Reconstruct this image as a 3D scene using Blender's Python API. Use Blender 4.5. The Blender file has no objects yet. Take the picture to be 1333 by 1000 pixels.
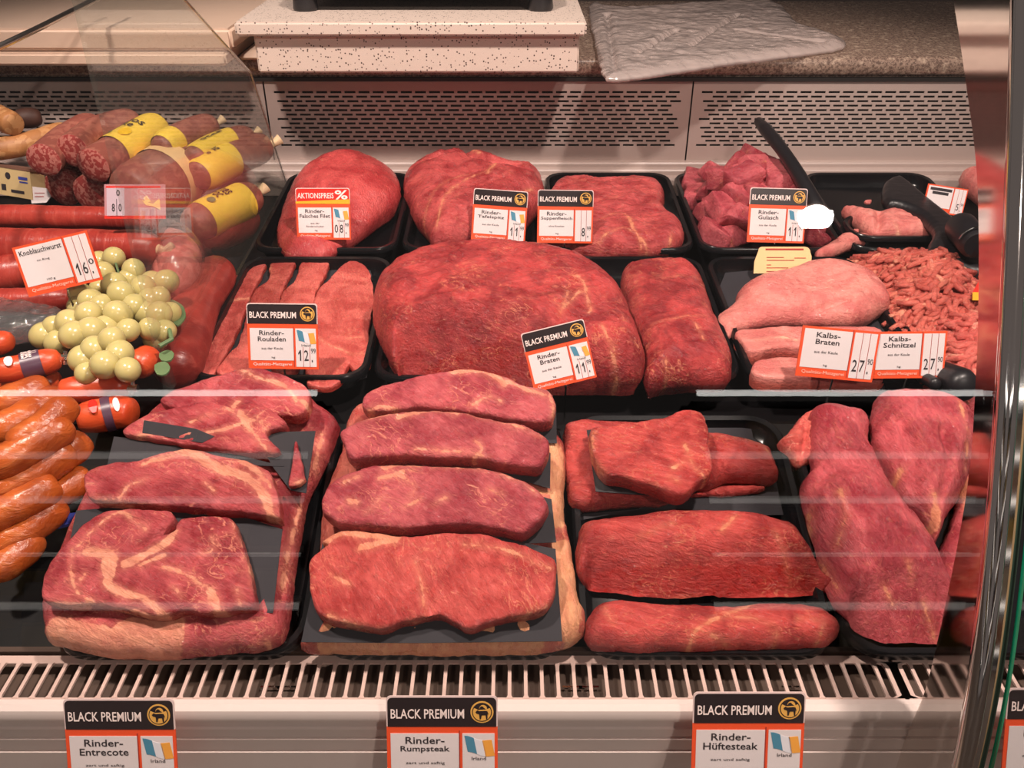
import bpy, bmesh, math, random
import numpy as np
from mathutils import Vector, Matrix
from mathutils.geometry import delaunay_2d_cdt
R_ = math.radians
S = bpy.context.scene
COL = S.collection

# ------------------------------------------------------------------ camera, world, lamps, exposure
CAM = np.array((0.0, 0.0, 1.5)); PITCH = R_(32.0); FPX = 1154.0
cd = bpy.data.cameras.new('camera'); cam = bpy.data.objects.new('camera', cd); COL.objects.link(cam)
cam.location = CAM; cam.rotation_euler = (R_(90) - PITCH, 0, 0)
cd.sensor_width = 36.0; cd.lens = 36.0 * FPX / 1333.0; cd.clip_start = 0.02; cd.clip_end = 50
S.camera = cam
S.view_settings.view_transform = 'Standard'; S.view_settings.look = 'None'
S.view_settings.gamma = 1.0; S.view_settings.use_curve_mapping = False
S.view_settings.exposure = -0.22
S.cycles.use_denoising = True
S.cycles.transparent_max_bounces = 16
w = bpy.data.worlds.new('world'); S.world = w; w.use_nodes = True
w.node_tree.nodes['Background'].inputs[0].default_value = (1.0, 0.84, 0.78, 1)
w.node_tree.nodes['Background'].inputs[1].default_value = 0.135

def spot(name, loc, to, power, col, size=R_(70), rad=0.06, blend=0.6):
    l = bpy.data.lights.new(name, 'SPOT'); l.energy = power; l.color = col
    l.spot_size = size; l.spot_blend = blend; l.shadow_soft_size = rad
    o = bpy.data.objects.new(name, l); COL.objects.link(o); o.location = loc
    o.rotation_euler = (Vector(to) - Vector(loc)).to_track_quat('-Z', 'Y').to_euler(); return o
WARM = (1.0, 0.83, 0.74)
LAMPS = [((1.11, -1.63, 2.80), (0.25, 1.1, 0.9), 95), ((-0.70, 0.48, 2.80), (-0.25, 1.0, 0.9), 185),
         ((0.62, 0.42, 2.80), (0.15, 1.1, 0.9), 200)]
for p, t, e in LAMPS: spot('ceiling_spot_light', p, t, e, WARM)

# ------------------------------------------------------------------ helpers
RIGHT = np.array((1.0, 0, 0)); FWD = np.array((0, math.cos(PITCH), -math.sin(PITCH))); UP = np.array((0, math.sin(PITCH), math.cos(PITCH)))
def rays(px): # directions from the lens for pixels of the 1333x1000 frame (depth 1)
    px = np.asarray(px, float).reshape(-1, 2)
    return FWD + np.outer((px[:, 0] - 666.5) / FPX, RIGHT) + np.outer((500 - px[:, 1]) / FPX, UP)
class Plane:
    def __init__(s, o, tilt, yaw=0.0, roll=0.0):
        s.o = np.asarray(o, float); t = R_(tilt)
        m = Matrix.Rotation(R_(yaw), 3, 'Z') @ Matrix.Rotation(t, 3, 'X') @ Matrix.Rotation(R_(roll), 3, 'Y')
        s.tilt = tilt; s.u, s.v, s.n = (np.array(m.col[i]) for i in range(3))
    def P(s, px, h=0.0):
        d = rays(px); h = np.broadcast_to(np.asarray(h, float), (len(d),))
        k = ((s.o - CAM) @ s.n + h) / (d @ s.n)
        return CAM + d * k[:, None]
    def uv(s, p): q = np.asarray(p) - s.o; return np.stack((q @ s.u, q @ s.v), 1)
    def W(s, u, v, h=0.0):
        u, v, h = np.broadcast_arrays(np.asarray(u, float), np.asarray(v, float), np.asarray(h, float))
        return s.o + u[..., None] * s.u + v[..., None] * s.v + h[..., None] * s.n
    def lean(s, px, h, dt, yaw=0.0, roll=0.0): return Plane(s.P([px], h)[0], s.tilt + dt, yaw, roll)
D = Plane(CAM + 1.154 * rays([(666.5, 505)])[0], 3.6)      # floor of the middle and rear trays
F = Plane(CAM + 0.812 * rays([(666.5, 855)])[0], 16.4)     # floor of the front trays, tipped to the customer
ZF = dict(A=(0, 0, 3.3333), B=(0, 220, 3.3333), E=(340, 180, 3.3325), F=(680, 180, 3.3325), G=(230, 320, 4.4433), H=(470, 310, 2.666),
          I=(900, 180, 2.942), J=(0, 460, 2.381), K=(50, 470, 2.44), L=(380, 470, 2.5), M=(720, 500, 2.7025), N=(980, 490, 2.6317),
          O=(0, 400, 4.1667), Q=(140, 150, 6.25), T=(0, 500, 5.0), U=(1080, 200, 6.059), P=(0, 0, 1.0), V=(1100, 840, 5.721))
def Z(f, s):
    x0, y0, k = ZF[f]
    return [(x0 + float(a.split(',')[0]) / k, y0 + float(a.split(',')[1]) / k) for a in s.split()]

def hsh(ix, iy, iz, seed):
    n = (ix * 374761393 + iy * 668265263 + iz * 2147483647 + seed * 974634541) & 0xffffffff
    n = ((n ^ (n >> 13)) * 1274126177) & 0xffffffff
    return ((n ^ (n >> 16)) & 0xffff) / 65535.0
def noise3(p, seed=0):
    p = np.asarray(p, float); i = np.floor(p).astype(np.int64); f = p - i; f = f * f * (3 - 2 * f); r = 0
    for dx in (0, 1):
        for dy in (0, 1):
            for dz in (0, 1):
                wt = (f[:, 0] if dx else 1 - f[:, 0]) * (f[:, 1] if dy else 1 - f[:, 1]) * (f[:, 2] if dz else 1 - f[:, 2])
                r = r + wt * hsh(i[:, 0] + dx, i[:, 1] + dy, i[:, 2] + dz, seed)
    return r * 2 - 1
def fbm(p, seed=0, o=3):
    r = 0; a = 1.0
    for k in range(o): r = r + a * noise3(np.asarray(p) * 2 ** k + 17.3 * k, seed + k); a *= .5
    return r / 1.75
def n2(p, seed=0, o=3): return fbm(np.c_[p, np.full(len(p), .37)], seed, o)

MESHN = {}
def mk(name, verts, faces, mat, parent=None, smooth=False, origin=None, mats=None, fmat=None, attrs=None, sharp=None):
    v = np.asarray(verts, float)
    if origin is None: origin = np.array(((v[:, 0].min() + v[:, 0].max()) / 2, (v[:, 1].min() + v[:, 1].max()) / 2, v[:, 2].min()))
    origin = np.asarray(origin, float)
    me = bpy.data.meshes.new(name); me.from_pydata((v - origin).tolist(), [], [list(map(int, f)) for f in faces])
    for m in (mats or [mat]): me.materials.append(m)
    if fmat is not None: me.polygons.foreach_set('material_index', fmat)
    if smooth: me.polygons.foreach_set('use_smooth', [True] * len(me.polygons))
    for k, a in (attrs or {}).items():
        at = me.attributes.new(k, 'FLOAT', 'POINT'); at.data.foreach_set('value', np.asarray(a, np.float32))
    me.update()
    if sharp is not None: me.set_sharp_from_angle(angle=R_(sharp))
    o = bpy.data.objects.new(name, me); COL.objects.link(o)
    if parent is not None:
        o.parent = parent; o.location = origin - np.array(WLOC[parent.name])
    else: o.location = origin
    WLOC[o.name] = tuple(origin)
    return o
WLOC = {}
def tag(o, label, cat, group=None):
    o['label'] = label; o['category'] = cat
    if group: o['group'] = group
    return o
def empty(name, loc, label, cat, group=None):
    o = bpy.data.objects.new(name, None); COL.objects.link(o); o.location = loc; WLOC[o.name] = tuple(map(float, loc)); o.empty_display_size = .02
    return tag(o, label, cat, group)
class MB:
    def __init__(s): s.v = []; s.f = []; s.m = []
    def add(s, v, f, m=0):
        b = len(s.v); s.v += [tuple(map(float, q)) for q in v]; s.f += [[b + i for i in q] for q in f]; s.m += [m] * len(f)
    def box(s, x0, x1, y0, y1, z0, z1, m=0):
        s.add([(x, y, z) for z in (z0, z1) for y in (y0, y1) for x in (x0, x1)],
              [(0, 2, 3, 1), (4, 5, 7, 6), (0, 1, 5, 4), (2, 6, 7, 3), (0, 4, 6, 2), (1, 3, 7, 5)], m)
    def slab(s, top, th, nrm, m=0): # polygon (list of 3d points) given thickness against nrm
        t = np.asarray(top, float); n = len(t); b = t - np.asarray(nrm) * th
        s.add(np.r_[t, b], [list(range(n)), list(range(2 * n - 1, n - 1, -1))] + [(i, n + i, n + (i + 1) % n, (i + 1) % n) for i in range(n)], m)
    def tube(s, pts, r, seg=10, m=0, cap=True):
        v, f = tube_geo(pts, r, seg, cap); s.add(v, f, m)
    def mk(s, name, mat, parent=None, **k):
        mats = mat if isinstance(mat, list) else None
        return mk(name, s.v, s.f, None if mats else mat, parent, mats=mats, fmat=s.m if mats else None, **k)
def tube_geo(pts, r, seg=10, cap=True):
    p = np.asarray(pts, float); n = len(p); r = np.broadcast_to(np.asarray(r, float), (n,))
    t = np.gradient(p, axis=0); t /= np.linalg.norm(t, axis=1)[:, None] + 1e-12
    a = np.array((0, 0, 1.0)) if abs(t[0][2]) < .9 else np.array((0, 1.0, 0))
    nv = np.cross(t[0], a); nv /= np.linalg.norm(nv); V = []
    th = np.arange(seg) / seg * 2 * math.pi
    for i in range(n):
        nv = nv - t[i] * (nv @ t[i]); nv /= np.linalg.norm(nv); bv = np.cross(t[i], nv)
        V.append(p[i] + r[i] * (np.outer(np.cos(th), nv) + np.outer(np.sin(th), bv)))
    V = np.concatenate(V); Fc = []
    for i in range(n - 1):
        for j in range(seg):
            k = (j + 1) % seg; Fc.append((i * seg + j, i * seg + k, (i + 1) * seg + k, (i + 1) * seg + j))
    if cap:
        V = np.r_[V, [p[0]], [p[-1]]]; c0 = n * seg
        for j in range(seg):
            k = (j + 1) % seg; Fc.append((k, j, c0)); Fc.append(((n - 1) * seg + j, (n - 1) * seg + k, c0 + 1))
    return V, Fc
def crom(pts, step, closed=True):
    p = np.asarray(pts, float); n = len(p); out = []
    for i in range(n if closed else n - 1):
        if closed: a, b, c, d = p[i - 1], p[i], p[(i + 1) % n], p[(i + 2) % n]
        else: a, b, c, d = p[max(i - 1, 0)], p[i], p[i + 1], p[min(i + 2, n - 1)]
        k = max(2, int(np.linalg.norm(c - b) / step)); t = np.arange(k)[:, None] / k
        out.append(.5 * ((2 * b) + (c - a) * t + (2 * a - 5 * b + 4 * c - d) * t ** 2 + (3 * b - a - 3 * c + d) * t ** 3))
    out = np.concatenate(out)
    return out if closed else np.r_[out, p[-1:]]
def dpoly(q, p, closed): # distance of points q to polyline p (2d) and inside test
    a = p if closed else p[:-1]; b = np.roll(p, -1, 0) if closed else p[1:]; best = np.full(len(q), 1e9); ins = np.zeros(len(q), bool)
    for A, B in zip(a, b):
        e = B - A; t = np.clip(((q - A) @ e) / (e @ e + 1e-15), 0, 1); dd = q - A - t[:, None] * e
        best = np.minimum(best, np.einsum('ij,ij->i', dd, dd))
        if closed:
            c = (A[1] > q[:, 1]) != (B[1] > q[:, 1])
            if abs(e[1]) > 1e-15: ins ^= c & (q[:, 0] < A[0] + e[0] * (q[:, 1] - A[1]) / e[1])
    return np.sqrt(best), ins

# ------------------------------------------------------------------ materials
def newmat(name):
    m = bpy.data.materials.new(name); m.use_nodes = True; nt = m.node_tree
    return m, nt, nt.nodes['Principled BSDF']
def nd(nt, t, **k):
    n = nt.nodes.new(t)
    for a, b in k.items():
        if a.startswith('i_'): n.inputs[a[2:].replace('_', ' ')].default_value = b
        else: setattr(n, a, b)
    return n
def srgb(r, g, b): return tuple(((c / 255 / 12.92) if c <= 10 else ((c / 255 + .055) / 1.055) ** 2.4) for c in (r, g, b)) + (1,)
def mix(nt, fac, a, b, bt='MIX'):
    n = nt.nodes.new('ShaderNodeMix'); n.data_type = 'RGBA'; n.blend_type = bt
    for i, x in ((0, fac), (6, a), (7, b)):
        if hasattr(x, 'links'): nt.links.new(x, n.inputs[i])
        else: n.inputs[i].default_value = x
    return n.outputs[2]
def mth(nt, op, a, b=0.0, c=None):
    n = nt.nodes.new('ShaderNodeMath'); n.operation = op
    for i, x in enumerate((a, b) + ((c,) if c is not None else ())):
        if hasattr(x, 'links'): nt.links.new(x, n.inputs[i])
        else: n.inputs[i].default_value = x
    return n.outputs[0]
def maprange(nt, x, a, b, c=0.0, d=1.0, smooth=True):
    n = nt.nodes.new('ShaderNodeMapRange'); n.interpolation_type = 'SMOOTHSTEP' if smooth else 'LINEAR'
    nt.links.new(x, n.inputs[0])
    for i, y in zip((1, 2, 3, 4), (a, b, c, d)): n.inputs[i].default_value = y
    return n.outputs[0]
def tex(nt, vec, scale, detail=3, rough=.55, dist=0.0):
    n = nd(nt, 'ShaderNodeTexNoise'); n.inputs['Scale'].default_value = scale; n.inputs['Detail'].default_value = detail
    n.inputs['Roughness'].default_value = rough; n.inputs['Distortion'].default_value = dist
    nt.links.new(vec, n.inputs['Vector']); return n.outputs[0]
def mapped(nt, vec, rot=0, sc=(1, 1, 1), loc=(0, 0, 0)):
    a = nd(nt, 'ShaderNodeMapping'); a.inputs['Rotation'].default_value = (0, 0, R_(rot)); a.inputs['Location'].default_value = loc
    nt.links.new(vec, a.inputs[0]); b = nd(nt, 'ShaderNodeMapping'); b.inputs['Scale'].default_value = sc
    nt.links.new(a.outputs[0], b.inputs[0]); return b.outputs[0]
def plain(name, col, rough=.5, metal=0.0, spec=.5, noise=0.0, nscale=40, bump=0.0, coat=0.0):
    m, nt, b = newmat(name); b.inputs['Roughness'].default_value = rough; b.inputs['Metallic'].default_value = metal
    b.inputs['Specular IOR Level'].default_value = spec; b.inputs['Coat Weight'].default_value = coat
    tc = nd(nt, 'ShaderNodeTexCoord'); t = tex(nt, tc.outputs['Object'], nscale, 4)
    c = np.array(col[:3]); nt.links.new(mix(nt, t, tuple(c * (1 - noise)) + (1,), tuple(np.minimum(c * (1 + noise), 1)) + (1,)), b.inputs['Base Color'])
    if bump:
        bp = nd(nt, 'ShaderNodeBump', i_Strength=.6, i_Distance=bump); nt.links.new(t, bp.inputs['Height']); nt.links.new(bp.outputs[0], b.inputs['Normal'])
    return m
def meat_mat(name, c1, c2, angle=0, fib=1.0, vein=.5, fat=(225, 140, 105), rough=.36, fscale=1.0, streak=.35):
    m, nt, b = newmat(name); L = nt.links; tc = nd(nt, 'ShaderNodeTexCoord'); ob = tc.outputs['Object']
    info = nd(nt, 'ShaderNodeObjectInfo'); sh = nd(nt, 'ShaderNodeVectorMath', operation='ADD')
    cmb = nd(nt, 'ShaderNodeCombineXYZ'); L.new(mth(nt, 'MULTIPLY', info.outputs['Random'], 3.0), cmb.inputs[0])
    L.new(ob, sh.inputs[0]); L.new(cmb.outputs[0], sh.inputs[1]); vec = sh.outputs[0]
    pn = tex(nt, vec, 22, 4, .6, .6); col = mix(nt, maprange(nt, pn, .36, .64), srgb(*c1), srgb(*c2))
    fv = mapped(nt, vec, angle, (34 * fscale, 150 * fscale, 110 * fscale)); f1 = tex(nt, fv, 1.0, 7, .72, 1.8)
    fv2 = mapped(nt, vec, angle + 8, (60 * fscale, 420 * fscale, 300 * fscale)); f2 = tex(nt, fv2, 1.0, 3, .6, .5)
    lt = mix(nt, .5, srgb(*c1), srgb(*fat))
    col = mix(nt, mth(nt, 'MULTIPLY', maprange(nt, f1, .54, .78), streak), col, lt)
    sv = mapped(nt, vec, angle - 25, (55, 420, 200), (.3, .1, 0)); s1 = tex(nt, sv, 1.0, 2, .5, 1.6)  # scattered short pale sinew strokes
    col = mix(nt, mth(nt, 'MULTIPLY', maprange(nt, s1, .64, .76), mth(nt, 'MULTIPLY', maprange(nt, tex(nt, vec, 26, 3), .40, .62), .75)), col, srgb(min(255, fat[0]), fat[1] + 10, fat[2] + 14))
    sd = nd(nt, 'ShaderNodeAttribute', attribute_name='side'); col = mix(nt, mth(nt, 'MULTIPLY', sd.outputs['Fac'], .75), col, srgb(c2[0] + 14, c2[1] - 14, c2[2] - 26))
    groove_shade = tuple(np.array(srgb(*c2)[:3]) * .45) + (1,)  # painted crevice shade, mixed into the colour of the fibre grooves
    col = mix(nt, mth(nt, 'MULTIPLY', maprange(nt, f1, .46, .24), .62 * fib), col, groove_shade)
    # fine marbling: thin ridges of a warped noise, kept to patches
    vn = tex(nt, mapped(nt, vec, angle, (1, 1.7, 1.4)), 34, 3, .5, 1.6); rid = mth(nt, 'ABSOLUTE', mth(nt, 'SUBTRACT', vn, .5))
    msk = maprange(nt, tex(nt, vec, 17, 2), .46, .62); vf = mth(nt, 'MULTIPLY', maprange(nt, rid, .022, .002), mth(nt, 'MULTIPLY', msk, vein))
    col = mix(nt, vf, col, srgb(*fat))
    fa = nd(nt, 'ShaderNodeAttribute', attribute_name='fat')  # metres inside (+) or outside (-) the nearest fat seam
    w1 = mth(nt, 'MULTIPLY', mth(nt, 'SUBTRACT', tex(nt, vec, 70, 3, .6), .5), .009); w2 = mth(nt, 'MULTIPLY', mth(nt, 'SUBTRACT', tex(nt, mapped(nt, vec, angle, (90, 300, 200)), 1.0, 4, .7), .5), .005)
    dist = mth(nt, 'ADD', fa.outputs['Fac'], mth(nt, 'ADD', w1, w2)); ff = maprange(nt, dist, -.0006, .0011)
    fcol = mix(nt, tex(nt, vec, 60, 4, .65), srgb(fat[0] - 14, fat[1] - 22, fat[2] - 20), srgb(min(255, fat[0] + 14), fat[1] + 26, fat[2] + 24))
    alpha = maprange(nt, tex(nt, fv, .8, 4, .6), .30, .62, .50, .95)
    col = mix(nt, mth(nt, 'MULTIPLY', ff, alpha), col, fcol)
    halo = mth(nt, 'MULTIPLY', maprange(nt, dist, -.006, .0), .18); col = mix(nt, halo, col, fcol)
    L.new(col, b.inputs['Base Color'])
    ht = mth(nt, 'ADD', mth(nt, 'MULTIPLY', f1, 1.0 * fib), mth(nt, 'ADD', mth(nt, 'MULTIPLY', f2, .35), mth(nt, 'MULTIPLY', tex(nt, vec, 240, 3), .35)))
    bp = nd(nt, 'ShaderNodeBump', i_Strength=1.0, i_Distance=.0031); L.new(ht, bp.inputs['Height']); L.new(bp.outputs[0], b.inputs['Normal'])
    L.new(maprange(nt, tex(nt, vec, 90, 3), .3, .7, rough - .16, rough + .14), b.inputs['Roughness'])
    b.inputs['Specular IOR Level'].default_value = .38; b.inputs['Coat Weight'].default_value = .5; b.inputs['Coat Roughness'].default_value = .09; L.new(bp.outputs[0], b.inputs['Coat Normal'])
    return m
def glassy(name, tint=(1, 1, 1), ior=1.45, rough=0.0, extra=0.0, dcol=(.8, .8, .8), diff=0.0, bump=0.0, bscale=60):
    m, nt, b = newmat(name); L = nt.links; nt.nodes.remove(b); out = nt.nodes['Material Output']
    tr = nd(nt, 'ShaderNodeBsdfTransparent'); tr.inputs[0].default_value = tuple(tint) + (1,)
    gl = nd(nt, 'ShaderNodeBsdfGlossy'); gl.inputs['Roughness'].default_value = rough
    geo = nd(nt, 'ShaderNodeNewGeometry'); dt = nd(nt, 'ShaderNodeVectorMath', operation='DOT_PRODUCT'); L.new(geo.outputs['Normal'], dt.inputs[0]); L.new(geo.outputs['Incoming'], dt.inputs[1])
    f0 = ((ior - 1) / (ior + 1)) ** 2; sch = mth(nt, 'MULTIPLY_ADD', mth(nt, 'POWER', mth(nt, 'SUBTRACT', 1.0, mth(nt, 'ABSOLUTE', dt.outputs['Value'])), 5.0), 1 - f0, f0)
    src = tr.outputs[0]
    if bump:
        tc = nd(nt, 'ShaderNodeTexCoord'); t = tex(nt, tc.outputs['Object'], bscale, 4, .6, 1.2); bp = nd(nt, 'ShaderNodeBump', i_Strength=.9, i_Distance=bump)
        L.new(t, bp.inputs['Height']); L.new(bp.outputs[0], gl.inputs['Normal']); L.new(bp.outputs[0], dt.inputs[0])
    if diff:
        df = nd(nt, 'ShaderNodeBsdfDiffuse'); df.inputs[0].default_value = tuple(dcol) + (1,); mx = nd(nt, 'ShaderNodeMixShader'); mx.inputs[0].default_value = diff
        L.new(src, mx.inputs[1]); L.new(df.outputs[0], mx.inputs[2]); src = mx.outputs[0]
    ms = nd(nt, 'ShaderNodeMixShader')
    fac = mth(nt, 'ADD', sch, extra)
    L.new(fac, ms.inputs[0]); L.new(src, ms.inputs[1]); L.new(gl.outputs[0], ms.inputs[2]); L.new(ms.outputs[0], out.inputs[0])
    return m
def emit(name, col, s):
    m, nt, b = newmat(name); b.inputs['Base Color'].default_value = tuple(col) + (1,)
    b.inputs['Emission Color'].default_value = tuple(col) + (1,); b.inputs['Emission Strength'].default_value = s; return m
M = dict(darkbrown=plain('dark_brown_casing', srgb(70, 40, 30), .6, noise=.3),
    black=plain('black_plastic', (.006, .006, .007), .22, spec=.35, noise=.2), blackm=plain('black_matt_plastic', (.010, .009, .011), .38, noise=.2),
    deck=plain('dark_deck', (.004, .0035, .004), .45, spec=.2, noise=.2), paper=plain('slate_paper', srgb(52, 50, 54), .75, spec=.2, noise=.12, nscale=25),
    white=plain('white_enamel', srgb(222, 206, 200), .38, noise=.03, nscale=8), alu=plain('grey_enamel_rail', srgb(204, 176, 166), .3, noise=.04, nscale=12),
    panel=plain('vent_enamel', srgb(172, 154, 147), .4, noise=.03, nscale=6), dark=plain('dark_void', (.010, .007, .006), .7), liner=plain('brown_liner', (.075, .046, .034), .5),
    steel=plain('polished_steel', (.80, .76, .73), .07, 1.0), brush=plain('brushed_steel', (.62, .57, .53), .28, 1.0, noise=.06),
    glass=glassy('clear_glass', (.985, .99, .985)), glass2=glassy('hazy_glass', (.94, .96, .945), extra=.012, diff=.03, dcol=(.75, .72, .66)),
    edge=plain('green_glass_edge', srgb(20, 140, 105), .12, spec=.8, noise=.4, nscale=90),
    film=glassy('clear_film', (.97, .96, .96), rough=.08, extra=.05, diff=.05, bump=.006, bscale=38),
    bag=glassy('plastic_bag_film', (.97, .93, .91), rough=.16, extra=.08, diff=.34, dcol=(.95, .80, .75), bump=.006, bscale=7),
    tagw=plain('tag_white', srgb(226, 214, 214), .45, noise=.02), tago=plain('tag_orange', srgb(236, 84, 44), .4, noise=.03), tagk=plain('tag_black', srgb(42, 32, 34), .3, noise=.1),
    tagr=plain('tag_red', srgb(222, 40, 28), .4), tagy=plain('tag_yellow', srgb(246, 172, 40), .4), tagx=plain('tag_edge', srgb(225, 200, 196), .3),
    ink=plain('ink', srgb(48, 40, 44), .6), inkw=plain('white_print', srgb(246, 226, 220), .6), inkp=plain('pale_print', srgb(246, 200, 182), .6), inkr=plain('red_line', srgb(168, 52, 40), .6),
    gold=plain('gold_print', srgb(226, 170, 84), .4), fblue=plain('flag_teal', srgb(74, 134, 160), .6), forange=plain('flag_orange', srgb(240, 164, 66), .6), fwhite=plain('flag_white', srgb(226, 222, 228), .6),
    yellow=plain('yellow_label', srgb(246, 206, 74), .42, noise=.06), cream=plain('cream_band', srgb(240, 196, 140), .5, noise=.06), green=plain('leaf_green', srgb(98, 122, 82), .5, noise=.2),
    blue=plain('blue_print', srgb(56, 66, 150), .5), purple=plain('dark_label', srgb(84, 56, 74), .35, noise=.2), clip=plain('metal_clip', (.8, .72, .6), .2, 1.0),
    string=plain('string_tie', srgb(220, 190, 150), .7, noise=.1), lemon=plain('lemon_print', srgb(240, 190, 20), .5), tan=plain('tan_card', srgb(206, 178, 128), .6, noise=.05),
    board=plain('cutting_board', srgb(206, 178, 158), .5, noise=.04, nscale=10), wood=plain('brown_edge', srgb(120, 82, 66), .5, noise=.15))
def speckle(name, base, dots, dens, sc, rough=.4):
    m, nt, b = newmat(name); tc = nd(nt, 'ShaderNodeTexCoord'); v = nd(nt, 'ShaderNodeTexVoronoi'); v.inputs['Scale'].default_value = sc
    nt.links.new(tc.outputs['Object'], v.inputs['Vector']); rnd = nd(nt, 'ShaderNodeSeparateColor'); nt.links.new(v.outputs['Color'], rnd.inputs[0])
    f = mth(nt, 'MULTIPLY', maprange(nt, v.outputs['Distance'], .42, .30), mth(nt, 'LESS_THAN', rnd.outputs[0], dens))
    nt.links.new(mix(nt, f, base, dots), b.inputs['Base Color']); b.inputs['Roughness'].default_value = rough; return m
M['speck'] = speckle('speckled_white_stone', srgb(212, 194, 182), srgb(72, 54, 50), .22, 270)
def granite(name, a, bcol, c, sc):
    m, nt, b = newmat(name); tc = nd(nt, 'ShaderNodeTexCoord'); t = tex(nt, tc.outputs['Object'], sc, 5, .75); t2 = tex(nt, tc.outputs['Object'], sc * .4, 4, .7)
    nt.links.new(mix(nt, maprange(nt, t2, .52, .66), mix(nt, maprange(nt, t, .42, .56), a, bcol), c), b.inputs['Base Color']); b.inputs['Roughness'].default_value = .22; return m
M['granite'] = granite('granite', srgb(96, 78, 70), srgb(146, 124, 110), srgb(176, 156, 138), 190)
# ------------------------------------------------------------------ the counter itself
def structure(o): o['kind'] = 'structure'; return o
XL, XR = -1.45, 1.35
def extrude_x(prof, x0, x1): # prof = list of (y,z), closed
    n = len(prof); v = [(x0, y, z) for y, z in prof] + [(x1, y, z) for y, z in prof]
    return v, [list(range(n)), list(range(2 * n - 1, n - 1, -1))] + [(i, (i + 1) % n, n + (i + 1) % n, n + i) for i in range(n)]
def deck():
    b = MB()
    for P, h, v0, v1 in ((D, -.030, -.33, .72), (F, -.032, -.012, .30)):
        c = [P.W(XL, v0, h), P.W(XR, v0, h), P.W(XR, v1, h), P.W(XL, v1, h)]; b.slab(c, .012, P.n)
    return structure(b.mk('trim_3', M['deck']))
deck()
# front grille: plate with rounded slots, seen as bars
GZ = .848; GY0, GY1 = .515, .566
def grille(x0, x1, n, label, skip=0):
    e = empty('air_grille', ((x0 + x1) / 2, GY0, GZ), label, 'grille')
    b = MB(); b.box(x0, x1, GY0, GY0 + .004, GZ - .0018, GZ); b.box(x0, x1, GY1 - .009, GY1, GZ - .0018, GZ)
    b.mk('grille_frame', M['alu'], e)
    p = (x1 - x0) / n; first = None
    for i in range(n + 1):
        x = x0 + i * p; wd = .0016 if 0 < i < n else .006
        xa, xb = max(x - wd, x0), min(x + wd, x1)
        if first is None or i in (0, n):
            v = []; prof = [(GY0 + .003, wd * 1.9), (GY0 + .006, wd), (GY1 - .014, wd), (GY1 - .010, wd * 1.25), (GY1 - .008, wd * 2.2)]
            for y, q in prof: v += [(x - q, y, GZ - .0018), (x + q, y, GZ - .0018), (x + q, y, GZ + .0006), (x - q, y, GZ + .0006)]
            f = [(4 * k + a, 4 * k + 4 + a, 4 * k + 4 + (a + 1) % 4, 4 * k + (a + 1) % 4) for k in range(len(prof) - 1) for a in range(4)] + [(0, 1, 2, 3), (19, 18, 17, 16)]
            o = mk('grille_bar', v, f, M['alu'], e)
            if 0 < i < n: first = o
        else:
            o = first.copy(); COL.objects.link(o); o.location = (x - e.location.x, first.location.y, first.location.z)
    return e
g0 = -.615
grille(g0, .348, 66, 'long pale enamel air grille along the counter front, under the meat')
grille(.352, .60, 17, 'short air grille right of the seam, partly behind the curved post')
grille(-1.10, -.619, 33, 'air grille piece at the far left below the sausages')
b = MB(); b.box(XL, XR, .517, .60, .828, .832); b.box(XL, XR, .569, .575, .795, .85); structure(b.mk('trim_4', M['liner']))
# small bright clips down inside the grille
for i, x in enumerate((-.52, -.22, -.205, .055, .07, .255)):
    b = MB(); b.box(x - .009, x + .009, .538, .540, .836, .838); b.box(x - .007, x - .004, .538, .540, .830, .837)
    tag(b.mk('wire_clip', M['steel']), 'short bright wire clip glinting down in the front grille', 'clip', 'wire clips under the grille')
v, f = extrude_x([(.517, .848), (.511, .849), (.506, .846), (.5035, .840), (.504, .834), (.508, .831), (.5075, .823), (.5055, .822), (.5055, .812), (.5075, .811), (.5075, .8095), (.5045, .809), (.5045, .795), (.5065, .794), (.5065, .7925), (.5035, .792), (.500, .70), (.517, .70)], XL, XR)
structure(mk('trim_1', v, f, M['white'], smooth=True, sharp=35))
# rear vent panels with real slots
PY = 1.690; PZ0, PZ1 = .955, 1.108
def vent(x0, x1, label):
    e = empty('vent_panel', ((x0 + x1) / 2, PY, PZ0), label, 'panel')
    b = MB(); sl, web, rows, rp, sh = .0205, .0058, 13, .0083, .0040; za = PZ0 + .029
    m = .016; b.box(x0, x1, PY, PY + .002, PZ0, za); z = za
    for r in range(rows):
        off = (r % 2) * (sl + web) / 2 + .004 * (r % 3)
        b.box(x0, x0 + m + off, PY, PY + .002, z, z + sh); x = x0 + m + off
        while x + sl < x1 - m:
            x += sl; x2 = x + web
            if x2 + sl >= x1 - m: x2 = x1
            b.box(x, x2, PY, PY + .002, z, z + sh); x = x2
        b.box(x0, x1, PY, PY + .002, z + sh, z + rp if r < rows - 1 else PZ1); z += rp
    b.mk('slotted_sheet', M['panel'], e); return e
vent(-.460, .335, 'middle perforated vent panel behind the beef, below the speckled stand')
vent(.338, 1.20, 'right perforated vent panel behind the goulash and scoop')
vent(-1.40, -.463, 'left perforated vent panel behind the salamis')
b = MB(); b.box(XL, XR, PY + .03, PY + .04, .90, 1.12); structure(b.mk('wall_back_duct', M['dark'])).name = 'wall_back'
v, f = extrude_x([(PY + .003, .956), (PY - .012, .956), (PY - .014, .953), (PY - .014, .947), (PY - .024, .946), (PY - .026, .943), (PY - .026, .935), (PY - .040, .934), (PY - .042, .930), (PY - .042, .90), (PY + .003, .90)], XL, XR)
structure(mk('trim_2', v, f, M['panel']))
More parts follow.
